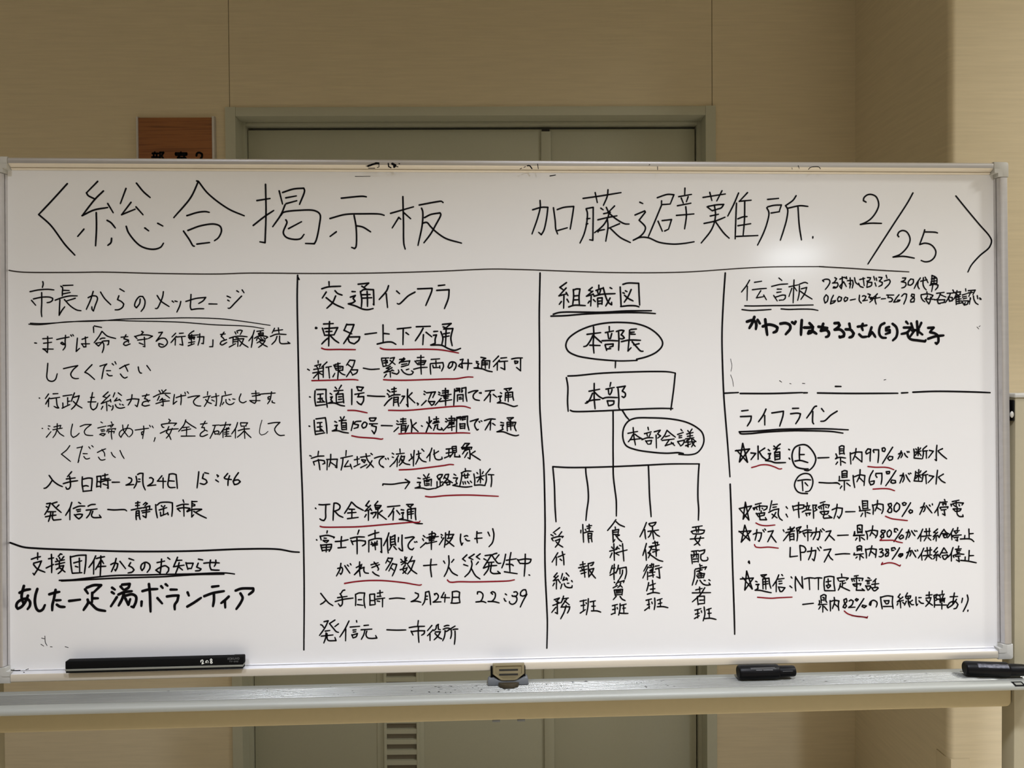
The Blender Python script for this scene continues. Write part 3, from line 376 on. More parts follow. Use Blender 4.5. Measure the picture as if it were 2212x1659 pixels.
('traffic_writing','ink',-0.00032,'traffic notices in black handwriting',[(2.66,'2454,2079 2505,2070 2567,2073')]),
('traffic_writing','ink',-0.00032,'traffic notices in black handwriting',[(2.66,'2583,2149 2634,2151;2583,2140 2594,2090;2596,2131 2625,2133;2599,2115 2625,2117 2621,2130;2594,2090 2634,2097;2612,2144 2614,2095;2645,2148 2674,2153 2661,2126 2638,2101;2643,2133 2679,2104;2645,2090 2616,2077 2641,2072;2656,2081 2600,2046;2600,2046 2660,2061;2656,2065 2669,2059;2643,2054 2645,2014;2616,2034 2601,2014;2656,2045 2691,2034 2705,2049 2701,2065;2741,2150 2707,2112;2710,2139 2748,2143 2728,2121;2710,2119 2783,2129 2774,2103;2725,2103 2763,2109;2723,2087 2774,2100;2723,2067 2740,2045 2772,2031 2798,2035 2807,2049 2794,2058;2758,2065 2776,2071;2837,2152 2884,2154;2862,2167 2861,2102 2864,2033;2819,2127 2839,2102;2830,2129 2897,2129 2883,2102 2839,2102;2843,2113 2884,2118;2810,2069 2857,2080 2906,2082;2935,2138 2995,2142;2928,2106 2928,2075 2931,2032;2930,2108 3018,2115 3022,2088 3008,2054;2968,2128 2970,2079;2946,2095 2950,2079 2995,2081;2995,2092 2997,2074'), (2.86,'3090,2116 3081,2087 3063,2074 3054,2083 3068,2114 3095,2119 3112,2105 3108,2078 3096,2060;3142,2134 3162,2138 3153,2105 3157,2076 3130,2089;3130,2089 3144,2105 3225,2108;3198,2136 3198,2100 3193,2064;3290,2151 3324,2144 3301,2133;3256,2122 3270,2120;3258,2111 3274,2104 3267,2091 3271,2079 3240,2075;3240,2075 3301,2068 3336,2054 3370,2047;3297,2126 3294,2072;3299,2126 3353,2126 3348,2072;3301,2111 3337,2110;3301,2097 3337,2099;3319,2122 3321,2072;3416,2159 3377,2119;3422,2130 3379,2083;3407,2110 3406,2058;3432,2144 3474,2148;3420,2119 3481,2123;3458,2116 3460,2062 3431,2076;3510,2138 3544,2144 3587,2145;3531,2123 3535,2105 3553,2109;3531,2123 3555,2120 3548,2107;3574,2138 3573,2053;3573,2053 3544,2077')]),
('traffic_writing','ink',-0.00032,'traffic notices in black handwriting',[(2.91,'2075,1878 2080,1876')]),
('traffic_writing','ink',-0.00032,'traffic notices in black handwriting',[(2.91,'2113,1920 2110,1866 2117,1813;2122,1929 2190,1930 2190,1866 2198,1803;2130,1895 2170,1899;2150,1895 2148,1839;2135,1864 2165,1868;2128,1840 2181,1841;2161,1857 2172,1846;2119,1815 2185,1823;2254,1945 2265,1932;2298,1958 2281,1932;2247,1918 2309,1923;2278,1910 2261,1892;2261,1896 2262,1834;2261,1894 2309,1898 2311,1865 2314,1833;2278,1876 2300,1878;2278,1858 2300,1860;2267,1836 2309,1840;2221,1874 2234,1877 2223,1857 2234,1843 2205,1832;2205,1832 2251,1832 2291,1816 2320,1811;2371,1929 2371,1873 2370,1820;2407,1944 2416,1924;2407,1947 2453,1942 2438,1922;2415,1922 2440,1917;2393,1893 2457,1904;2422,1893 2413,1875;2413,1875 2455,1877 2453,1846 2437,1819 2419,1828 2407,1842')]),
('traffic_writing','ink',-0.00032,'traffic notices in black handwriting',[(2.91,'2219,1901 2230,1894')]),
('traffic_writing','ink',-0.00032,'traffic notices in black handwriting',[(2.92,'2482,1883 2544,1878 2604,1877;2624,1922 2642,1907;2622,1896 2633,1884;2655,1866 2628,1844 2600,1811;2653,1927 2686,1933;2671,1940 2670,1893;2655,1909 2686,1913;2633,1873 2664,1886 2713,1888;2668,1871 2665,1810;2668,1868 2699,1870 2697,1835 2703,1806;2672,1851 2695,1853;2672,1835 2695,1837;2726,1877 2744,1877 2712,1826;2766,1926 2764,1861 2768,1803;2768,1803 2757,1818;2797,1901 2770,1874;2773,1872 2817,1829;2833,1827 2841,1822 2837,1813;2884,1911 2893,1905;2882,1891 2889,1887;2897,1844 2864,1811;2900,1900 2963,1906 2944,1866;2936,1900 2915,1853;2913,1842 2935,1810;2915,1837 2958,1837 2949,1819 2935,1810'), (2.85,'2986,1904 2997,1897;2986,1888 2995,1884;3003,1859 2961,1812;3035,1931 3035,1868 3035,1809;3013,1913 3055,1915 3053,1894;3004,1879 3075,1888;3013,1897 3053,1903;3021,1870 3057,1874;3026,1859 3053,1861;2994,1837 3079,1849;3100,1925 3097,1867 3093,1809;3111,1916 3134,1921;3107,1910 3134,1914;3113,1930 3138,1930 3136,1903;3152,1932 3151,1903 3158,1912;3152,1930 3181,1936 3180,1884 3187,1837;3120,1883 3120,1838;3122,1883 3160,1885 3160,1837;3133,1865 3147,1867;3133,1853 3151,1855;3198,1898 3237,1911 3266,1913 3237,1888 3232,1866 3245,1850 3277,1842;3277,1897 3284,1893;3288,1899 3291,1893;3320,1909 3385,1915;3358,1910 3344,1883 3310,1841;3356,1883 3353,1831;3376,1885 3400,1865;3455,1923 3507,1929 3489,1913;3468,1916 3479,1907;3412,1869 3434,1873 3423,1855 3429,1837 3405,1824;3405,1824 3447,1822 3497,1805 3524,1797 3549,1803;3464,1896 3461,1839;3466,1896 3515,1900 3515,1873 3522,1841;3466,1878 3502,1880;3470,1864 3506,1866;3484,1895 3483,1832')]),
('traffic_writing','ink',-0.00032,'traffic notices in black handwriting',[(2.87,'3428,1896 3437,1891')]),
('traffic_writing','ink',-0.00032,'traffic notices in black handwriting',[(2.82,'2069,1671 2075,1669')]),
('traffic_writing','ink',-0.00032,'traffic notices in black handwriting',[(2.82,'2105,1712 2107,1665 2113,1610;2118,1721 2184,1729 2191,1678 2195,1618;2127,1693 2160,1696;2147,1694 2146,1634;2127,1663 2160,1667;2120,1634 2168,1636;2153,1649 2171,1631;2115,1611 2179,1622;2290,1733 2297,1715;2317,1735 2304,1712;2281,1706 2330,1710;2299,1701 2295,1692;2297,1690 2299,1643;2299,1690 2330,1692 2332,1643;2308,1672 2325,1672;2308,1659 2325,1659;2303,1643 2330,1645;2250,1702 2264,1695;2250,1673 2268,1675 2259,1657 2263,1648 2232,1635;2232,1635 2272,1636 2307,1625 2345,1619;2381,1701 2365,1636;2434,1702 2396,1698 2385,1683 2416,1676 2412,1658 2385,1651;2454,1693 2440,1671 2449,1653 2467,1660 2478,1684 2463,1695 2454,1693;2494,1720 2503,1702;2496,1724 2541,1724 2527,1704 2503,1704;2494,1682 2551,1683;2516,1679 2509,1670;2509,1670 2542,1661 2538,1634 2527,1612 2511,1635')]),
('traffic_writing','ink',-0.00032,'traffic notices in black handwriting',[(2.84,'2578,1670 2656,1667')]),
('traffic_writing','ink',-0.00032,'traffic notices in black handwriting',[(2.84,'2689,1702 2698,1695;2687,1680 2698,1675;2698,1655 2667,1626;2716,1713 2752,1715;2732,1720 2731,1681;2714,1697 2752,1699;2702,1677 2756,1683;2720,1668 2718,1619;2722,1666 2751,1668 2747,1619;2724,1650 2747,1650;2724,1635 2747,1637;2769,1668 2751,1625;2787,1710 2794,1667 2791,1618;2825,1687 2796,1663;2800,1661 2838,1624;2917,1727 2919,1689 2894,1617;2901,1691 2910,1680;2934,1700 2923,1686;2918,1666 2932,1646;2918,1727 2917,1684 2895,1617;2900,1691 2908,1680;2933,1700 2924,1686;2919,1666 2933,1646;2949,1711 2985,1715;2969,1728 2969,1688;2953,1693 2984,1699;2944,1682 2989,1690;2957,1666 2980,1675;2962,1668 2948,1632;2977,1666 2975,1643 2988,1636 3011,1638 3004,1650;3036,1714 3045,1708;3034,1694 3042,1690;3056,1669 3017,1629;3076,1732 3078,1629;3058,1716 3101,1716 3098,1698;3047,1699 3105,1703;3060,1687 3096,1689;3060,1672 3096,1676;3051,1649 3100,1660;3058,1678 3092,1682;3114,1723 3111,1619;3119,1723 3141,1727 3139,1704;3119,1716 3137,1716;3150,1725 3152,1704 3177,1709;3155,1727 3191,1731 3190,1677 3201,1630;3159,1718 3177,1720;3136,1678 3138,1642;3139,1675 3172,1677 3170,1641;3145,1659 3168,1661;3141,1644 3170,1646;3210,1693 3267,1710 3242,1676 3246,1649 3259,1631 3268,1636;3273,1692 3278,1685;3287,1696 3294,1693;3312,1698 3352,1709 3390,1707;3359,1702 3338,1667 3316,1631;3356,1684 3352,1630;3370,1677 3388,1664;3474,1715 3519,1717 3492,1699;3483,1703 3501,1694;3428,1663 3448,1665 3439,1648 3444,1634 3401,1617;3401,1617 3446,1616 3495,1597 3536,1587 3556,1592;3473,1683 3475,1622;3478,1685 3536,1683 3527,1651 3538,1622;3482,1670 3518,1672;3482,1656 3518,1660;3496,1692 3500,1629')]),
('traffic_writing','ink',-0.00032,'traffic notices in black handwriting',[(2.85,'2863,1665 2869,1661')]),
('traffic_writing','ink',-0.00032,'traffic notices in black handwriting',[(2.87,'3428,1684 3449,1679')]),
('traffic_writing','ink',-0.00032,'traffic notices in black handwriting',[(2.64,'2073,1462 2084,1457;2134,1491 2130,1463;2084,1443 2130,1456 2172,1458;2097,1418 2105,1394;2099,1418 2143,1429 2174,1424 2178,1406 2163,1400;2132,1434 2138,1402 2143,1360;2220,1469 2218,1424 2207,1381;2196,1424 2193,1359;2191,1433 2266,1434 2262,1401 2262,1374 2251,1379;2222,1410 2253,1388;2329,1494 2326,1458;2291,1441 2373,1457;2306,1440 2302,1400 2292,1356;2342,1422 2315,1380;2315,1380 2359,1384;2357,1397 2368,1364;2406,1450 2408,1399;2386,1428 2421,1435;2383,1379 2425,1399;2430,1446 2497,1456;2437,1425 2456,1407 2465,1425 2437,1430;2430,1372 2474,1394;2468,1470 2477,1429 2521,1373;2510,1420 2492,1389 2472,1369;2503,1472 2514,1463;2528,1438 2563,1449 2596,1450 2565,1424 2561,1402 2572,1384 2589,1372;2592,1372 2583,1381;2605,1435 2610,1428;2623,1437 2627,1428;2654,1472 2665,1465;2654,1445 2663,1441;2674,1414 2636,1376;2708,1501 2710,1476;2683,1465 2739,1471;2697,1454 2665,1400;2690,1431 2687,1376;2719,1453 2701,1404;2714,1445 2741,1449 2732,1418 2703,1384;2714,1431 2727,1422;2719,1418 2745,1397 2778,1389;2786,1464 2794,1430;2772,1417 2799,1444;2810,1490 2805,1439 2803,1379;2826,1461 2857,1470;2839,1486 2843,1448 2819,1392;2839,1448 2866,1416 2894,1407;2864,1499 2879,1483;2935,1505 2924,1473 2897,1436;2922,1465 2919,1413;2982,1482 2946,1460;2951,1491 2953,1451 2962,1428 2986,1421 3008,1428 3006,1441'), (2.76,'3037,1497 3081,1501;3057,1494 3054,1450;3037,1468 3077,1474;3025,1434 3068,1452;3079,1512 3084,1472;3082,1514 3108,1516 3110,1474;3084,1499 3108,1501;3086,1485 3108,1487;3084,1472 3110,1474;3088,1472 3063,1438;3099,1469 3097,1442 3135,1440 3130,1453;3171,1536 3149,1507;3174,1536 3203,1535 3182,1513;3146,1507 3153,1496 3189,1500;3149,1507 3220,1508 3214,1493;3185,1524 3171,1489 3153,1460;3171,1484 3202,1497 3207,1452 3206,1425 3191,1434;3189,1470 3168,1435;3243,1479 3211,1459;3207,1463 3238,1443 3280,1416')]),
('traffic_writing','ink',-0.00032,'traffic notices in black handwriting',[(2.75,'2585,1245 2587,1254 2652,1251 2710,1259 2774,1265;2745,1285 2776,1265 2743,1218;2830,1262 2852,1262 2845,1246 2850,1233 2814,1222;2814,1222 2865,1221 2905,1212 2952,1218;2875,1315 2888,1299;2913,1321 2901,1301;2872,1286 2917,1297;2899,1292 2897,1279;2879,1275 2883,1239;2883,1272 2930,1283 2928,1236;2895,1266 2915,1270;2894,1252 2915,1254;2892,1239 2917,1243;2971,1303 2982,1278;2971,1303 2982,1314 3009,1316 3000,1296 2984,1287;2991,1287 2993,1233;2995,1260 3011,1264;2970,1265 2970,1224;2959,1218 3013,1242;3027,1309 3017,1286;3031,1315 3053,1317 3044,1286 3008,1246;3024,1295 3058,1270 3080,1256;3035,1255 3044,1241;3028,1257 3062,1263 3060,1245 3040,1239;3087,1290 3116,1290 3105,1267 3113,1249 3082,1238;3082,1238 3129,1229 3174,1224 3219,1228;3172,1356 3174,1334;3143,1325 3174,1338 3213,1338;3148,1325 3143,1280 3131,1231;3154,1305 3201,1311;3165,1318 3170,1289;3190,1322 3188,1291;3170,1289 3190,1291;3154,1262 3158,1244;3169,1262 3174,1246;3187,1264 3199,1248;3208,1266 3217,1255;3233,1317 3239,1275 3237,1236;3237,1236 3277,1238 3313,1233;3278,1348 3280,1305 3279,1252;3255,1326 3262,1317;3300,1332 3293,1317;3250,1290 3309,1305;3275,1288 3257,1259;3286,1287 3300,1274;3350,1352 3318,1314;3320,1314 3322,1269 3311,1233;3336,1311 3376,1309;3358,1309 3360,1264 3355,1224')]),
('traffic_writing','ink',-0.00032,'traffic notices in black handwriting',[(2.76,'2834,1293 2852,1289')]),
('traffic_writing','ink',-0.00032,'traffic notices in black handwriting',[(2.77,'3091,1317 3105,1308')]),
('traffic_writing','ink',-0.00032,'traffic notices in black handwriting',[(2.91,'2110,1089 2114,1085')]),
('traffic_writing','ink',-0.00032,'traffic notices in black handwriting',[(2.91,'2135,1114 2160,1112 2212,1115;2183,1109 2181,1063 2180,1017 2169,1000 2152,1004 2140,1013;2240,1118 2236,1062 2233,1001;2240,1122 2259,1122 2282,1104 2278,1081 2251,1068 2240,1066;2248,1062 2274,1035 2303,1021;2363,1128 2347,1099 2314,1049;2367,1126 2397,1097 2447,1068;2347,1078 2385,1077;2336,1051 2395,1055;2366,1074 2365,1014;2335,1011 2410,1019;2488,1134 2464,1101 2480,1095;2497,1103 2458,1063;2458,1063 2495,1074;2495,1082 2506,1066;2483,1062 2482,997;2466,1038 2456,1020;2500,1047 2512,1041;2549,1131 2526,1104;2528,1104 2535,1073;2530,1102 2572,1100 2554,1077 2535,1075;2537,1087 2558,1088;2549,1077 2548,1011;2504,1049 2537,1054 2533,1038 2516,1014;2579,1065 2554,1046;2552,1046 2608,1002;2618,1091 2705,1098;2662,1081 2647,1052 2623,1020;2660,1056 2656,996;2683,1063 2704,1036;2753,1105 2799,1106 2778,1087;2763,1095 2786,1079;2714,1069 2733,1066;2716,1045 2731,1049 2724,1028 2727,1008 2700,1001;2700,1001 2746,995 2785,984 2823,970 2864,967;2758,1064 2760,1002;2762,1070 2816,1077 2814,1038 2818,995;2762,1050 2801,1056;2766,1035 2801,1040;2784,1066 2785,1004')]),
('traffic_writing','ink',-0.00032,'traffic notices in black handwriting',[(2.91,'2116,865 2119,862')]),
('traffic_writing','ink',-0.00032,'traffic notices in black handwriting',[(2.91,'2192,926 2189,911')]),
('traffic_writing','ink',-0.00032,'traffic notices in black handwriting',[(2.91,'2141,890 2149,863;2149,890 2193,895 2241,881 2237,875;2170,876 2185,874;2162,859 2177,847;2166,859 2200,858 2185,843;2145,828 2156,784;2149,826 2221,831 2219,808 2204,781;2152,809 2215,812;2158,788 2204,793;2185,824 2183,778;2292,884 2288,845 2289,809;2248,850 2292,853 2338,862;2267,805 2322,808;2415,928 2405,899;2354,871 2400,880 2453,879;2359,856 2372,826;2365,848 2415,855 2459,850 2459,831 2438,816;2400,870 2401,816 2401,760;2482,888 2523,903 2555,910;2528,924 2528,872;2484,852 2483,772;2486,854 2530,866 2572,866 2572,817 2574,767 2566,773;2503,842 2509,830;2543,849 2538,837;2499,826 2545,833;2510,816 2545,822;2526,841 2530,787;2626,905 2615,871 2587,815;2615,863 2616,809 2620,762;2636,878 2637,816;2642,874 2669,889 2668,847 2674,816;2642,859 2665,862;2641,839 2665,843;2641,820 2668,825;2645,816 2628,783;2660,808 2678,786;2694,871 2691,840;2719,888 2718,830 2722,776 2710,780 2695,796;2742,867 2800,874 2805,870 2772,837 2761,810 2772,789 2791,783 2801,794;2807,838 2813,835;2821,840 2825,836'), (2.85,'2870,882 2883,870;2865,859 2872,846;2889,832 2849,797;2932,910 2927,836 2926,782;2910,890 2948,898 2957,889 2952,876;2894,866 2977,874;2912,874 2952,878;2910,855 2950,862;2912,844 2945,849;2892,825 2965,839;2997,888 3006,882;2999,871 3001,862;3015,864 2983,815;3028,899 3026,848 3019,796;3033,886 3086,887 3068,858;3055,910 3048,861;3041,859 3077,865 3055,834 3030,814;3032,848 3059,825 3087,802;3136,888 3133,846 3142,810 3151,825;3162,871 3176,877 3187,873;3169,854 3182,841 3200,840;3252,905 3250,862 3254,824;3254,893 3286,895;3236,855 3288,858;3331,899 3343,872;3365,923 3373,882 3362,824 3337,795')]),
('traffic_writing','ink',-0.00032,'traffic notices in black handwriting',[(2.85,'2870,668 2964,674;2924,713 2919,657 2926,587;3013,698 3022,682;3085,708 3069,688;3049,735 3051,677 3035,623 3016,588;3051,650 3075,614 3111,593;3179,740 3148,711 3168,695;3231,743 3193,719 3222,705;3274,745 3246,725 3271,707;3156,671 3185,660;3260,687 3245,669;3210,697 3215,670 3196,616 3163,583;3208,645 3241,588 3271,566;3309,732 3354,737 3327,694 3295,643;3300,709 3318,699;3393,747 3375,743 3357,735;3357,734 3385,693 3403,675 3421,676;3408,736 3383,705;3318,681 3372,685;3298,643 3336,656 3392,660;3336,672 3331,636 3300,593;3354,676 3349,640 3347,618 3362,604 3416,603 3398,619;3456,739 3444,683 3428,642;3461,696 3532,705;3494,750 3484,692 3486,613;3460,667 3502,664 3511,655;3446,614 3538,598;3541,700 3559,670;3545,695 3597,703 3638,700 3633,682 3615,671 3559,672;3597,737 3595,667 3588,580'), (2.74,'2263,659 2292,666 2298,654 2292,627 2285,617 2278,625;2286,695 2279,654 2254,606;2313,678 2332,649 2349,624;2332,682 2340,673;2352,691 2358,682;2394,663 2434,685;2418,703 2416,652 2421,600;2431,674 2407,638 2381,613;2381,613 2420,652 2449,664 2447,642 2455,626 2480,621;2498,681 2549,694;2504,661 2558,682;2520,699 2540,672 2551,649 2546,641;2509,630 2526,614 2555,600;2620,728 2602,691;2620,726 2651,724 2633,688 2603,641;2618,706 2635,694;2651,688 2624,634;2651,685 2680,680 2668,643 2648,599;2642,654 2657,640;2709,716 2720,706;2751,728 2742,708;2738,733 2740,668;2709,695 2753,706;2738,695 2713,677;2740,693 2758,681;2733,668 2724,642 2746,614;2704,642 2753,654;2753,657 2746,637 2722,616;2789,734 2776,708 2755,681;2771,699 2807,705 2793,672 2780,640 2756,610;2760,672 2784,640 2822,611')]),
('traffic_writing','ink',-0.00032,'traffic notices in black handwriting',[(2.87,'3623,588 3628,585')]),
('traffic_writing','ink',-0.00032,'traffic notices in black handwriting',[(2.73,'2143,485 2167,453 2197,417 2228,396;2180,437 2160,418 2140,407;2312,505 2299,502 2286,483;2261,452 2328,460;2244,425 2299,439 2370,447;2279,480 2292,455 2292,402 2279,391 2266,409;2387,473 2389,435 2387,393;2390,473 2410,482 2452,481 2447,443 2449,403 2455,376;2407,435 2431,435;2400,400 2440,394;2487,469 2489,433 2488,393;2489,471 2522,473 2522,437 2526,399;2491,427 2520,427;2491,395 2520,397;2542,478 2580,484;2560,497 2561,457;2540,455 2567,456;2524,435 2593,443;2578,441 2577,380;2540,423 2558,419')]),
('traffic_writing','ink',-0.00032,'traffic notices in black handwriting',[(2.75,'2627,437 2684,441 2735,435')]),
('traffic_writing','ink',-0.00032,'traffic notices in black handwriting',[(2.75,'2809,476 2831,467 2831,449 2809,427 2780,414;2780,414 2818,416 2849,408;2883,479 2880,439 2873,408 2860,388;2885,479 2907,484 2914,443 2918,389;2889,450 2898,450;2887,428 2896,428;2949,458 2945,465 2961,469 2974,451 2965,428 2936,407;2936,407 2992,408;3014,474 2994,439 3054,436;3023,459 3018,405;3073,478 3073,438 3068,400;3076,478 3105,481 3125,473 3122,437 3127,399;3075,438 3122,438;3063,398 3095,396 3127,400')]),
('traffic_writing','ink',-0.00032,'traffic notices in black handwriting',[(2.77,'3252,459 3253,473 3271,474 3291,456 3288,429 3272,405 3241,402;3241,402 3292,404 3313,395;3360,455 3349,466 3360,473 3378,463 3378,432 3355,405 3328,404;3328,404 3373,401 3407,392;3443,422 3450,406 3457,403;3500,443;3513,467 3531,469 3540,456 3531,440 3502,438;3502,438 3529,433 3535,415 3522,389 3499,380 3481,392 3481,401;3599,445 3576,437 3560,444 3561,462 3581,482 3597,482 3603,463 3599,445;3606,450 3580,405 3558,359')]),
('traffic_writing','ink',-0.00032,'traffic notices in black handwriting',[(2.78,'3452,455 3461,448')]),
('traffic_writing','ink',-0.00032,'traffic notices in black handwriting',[(2.73,'2165,284 2194,290 2170,240 2132,187;2141,263 2150,260 2163,242;2241,294 2203,270 2231,234 2251,211 2266,206;2266,267 2240,247;2172,217 2205,221;2145,182 2227,189;2178,204 2176,173 2162,133;2185,199 2187,159 2196,150 2248,148 2240,171;2340,285 2311,228 2275,173;2317,228 2315,145;2348,242 2415,246;2359,187 2368,164;2361,184 2399,195 2390,173 2370,165;2425,221 2501,224;2452,218 2443,185 2426,153;2465,211 2459,184 2470,164 2496,158 2536,160 2527,178')]),
('traffic_writing','ink',-0.00032,'traffic notices in black handwriting',[(2.74,'2393,286 2395,275')]),
('traffic_writing','ink',-0.00032,'traffic notices in black handwriting',[(2.74,'2368,220 2390,222')]),
('traffic_writing','ink',-0.00032,'traffic notices in black handwriting',[(2.74,'2370,206 2388,208')]),
('traffic_writing','ink',-0.00032,'traffic notices in black handwriting',[(2.74,'2446,251 2478,253')]),
('traffic_writing','ink',-0.00032,'traffic notices in black handwriting',[(2.75,'2607,217 2674,213 2741,213')]),
('traffic_writing','ink',-0.00032,'traffic notices in black handwriting',[(2.75,'2830,277 2825,239;2765,229 2808,235 2874,236;2778,204 2792,175;2781,200 2830,205 2874,204 2870,184 2852,173;2830,234 2829,185 2833,122;2926,241 2894,204;2934,210 2894,168;2912,179 2912,134;2973,247 2959,240 2955,218 2939,203;2970,247 2972,213 2986,209;2950,194 2986,195 2968,164 2941,138;2948,183 2972,157 2996,143;3014,233 3032,239 3048,238;3007,212 3026,219 3046,219 3056,214;3019,203 3019,184 3013,154 3002,130;3020,196 3034,198 3046,207 3058,214 3091,233;3061,213 3065,189 3062,159 3057,145;3075,208 3092,211 3111,211;3090,198 3091,171 3089,135 3085,103')]),
('red_underline','red',-0.00045,'red marker underline',[(2.65,'2161,2223 2182,2215 2300,2213 2399,2211')]),
('red_underline','red',-0.00045,'red marker underline',[(2.66,'2574,2222 2597,2213 2726,2210 2916,2211 3011,2205 3130,2183')]),
('red_underline','red',-0.00045,'red marker underline',[(2.56,'2091,1993 2221,1995 2389,1998 2416,1994')]),
('red_underline','red',-0.00045,'red marker underline',[(2.57,'2596,1996 2642,1993 2753,1991 3027,1998 3111,1999 3192,2011 3232,2010')]),
('red_underline','red',-0.00045,'red marker underline',[(2.56,'2342,1780 2397,1778 2479,1761')]),
('red_underline','red',-0.00045,'red marker underline',[(2.57,'2630,1778 2752,1776 2930,1789 3087,1801 3168,1801 3212,1788')]),
('red_underline','red',-0.00045,'red marker underline',[(2.56,'2369,1599 2418,1589 2529,1580 2580,1573 2588,1576')]),
('red_underline','red',-0.00045,'red marker underline',[(2.58,'2702,1609 2795,1613 3024,1609 3153,1612 3207,1609')]),
('red_underline','red',-0.00045,'red marker underline',[(2.57,'2703,1353 2794,1356 3017,1380 3062,1387 3089,1385')]),
('red_underline','red',-0.00045,'red marker underline',[(2.58,'2887,1162 2923,1157 3030,1165 3187,1167 3407,1155')]),
('red_underline','red',-0.00045,'red marker underline',[(2.56,'2142,960 2159,955 2300,952 2415,953 2608,966 2781,978 2843,980 2847,987')]),
('red_underline','red',-0.00045,'red marker underline',[(2.56,'2311,552 2375,562 2464,569 2544,569 2597,566 2730,550 2843,530 2854,533')]),
('red_underline','red',-0.00045,'red marker underline',[(2.58,'3039,563 3051,550 3073,546 3114,549 3221,546 3356,546 3482,549 3517,555')]),
('red_underline','red',-0.00045,'red marker underline',[(2.38,'5250,1338 5282,1346 5317,1356 5369,1356 5421,1340 5455,1325 5473,1327')]),
('red_underline','red',-0.00045,'red marker underline',[(2.41,'6114,1335 6170,1329 6241,1328 6276,1322 6309,1309')]),
('red_underline','red',-0.00045,'red marker underline',[(2.41,'6151,1169 6226,1172 6274,1168 6313,1155')]),
('red_underline','red',-0.00045,'red marker underline',[(2.38,'5278,935 5304,922 5348,914 5419,918')]),
('red_underline','red',-0.00045,'red marker underline',[(2.41,'6242,969 6288,951 6332,944 6407,935')]),
('red_underline','red',-0.00045,'red marker underline',[(2.41,'6210,802 6199,793 6243,793 6304,791 6330,781 6368,773')]),
('red_underline','red',-0.00045,'red marker underline',[(2.41,'6217,631 6208,616 6263,628 6303,623 6347,603 6352,611')]),
('red_underline','red',-0.00045,'red marker underline',[(2.38,'5266,778 5273,763 5303,756 5372,758 5442,749')]),
('red_underline','red',-0.00045,'red marker underline',[(2.38,'5285,395 5387,386 5430,388 5541,391')]),
('red_underline','red',-0.00045,'red marker underline',[(2.4,'5928,282 5951,263 5995,247 6061,237 6100,232')]),
('red_underline','red',-0.00045,'red marker underline',[(2.4,'5984,248 6028,240 6072,235 6098,228 6102,239')]),
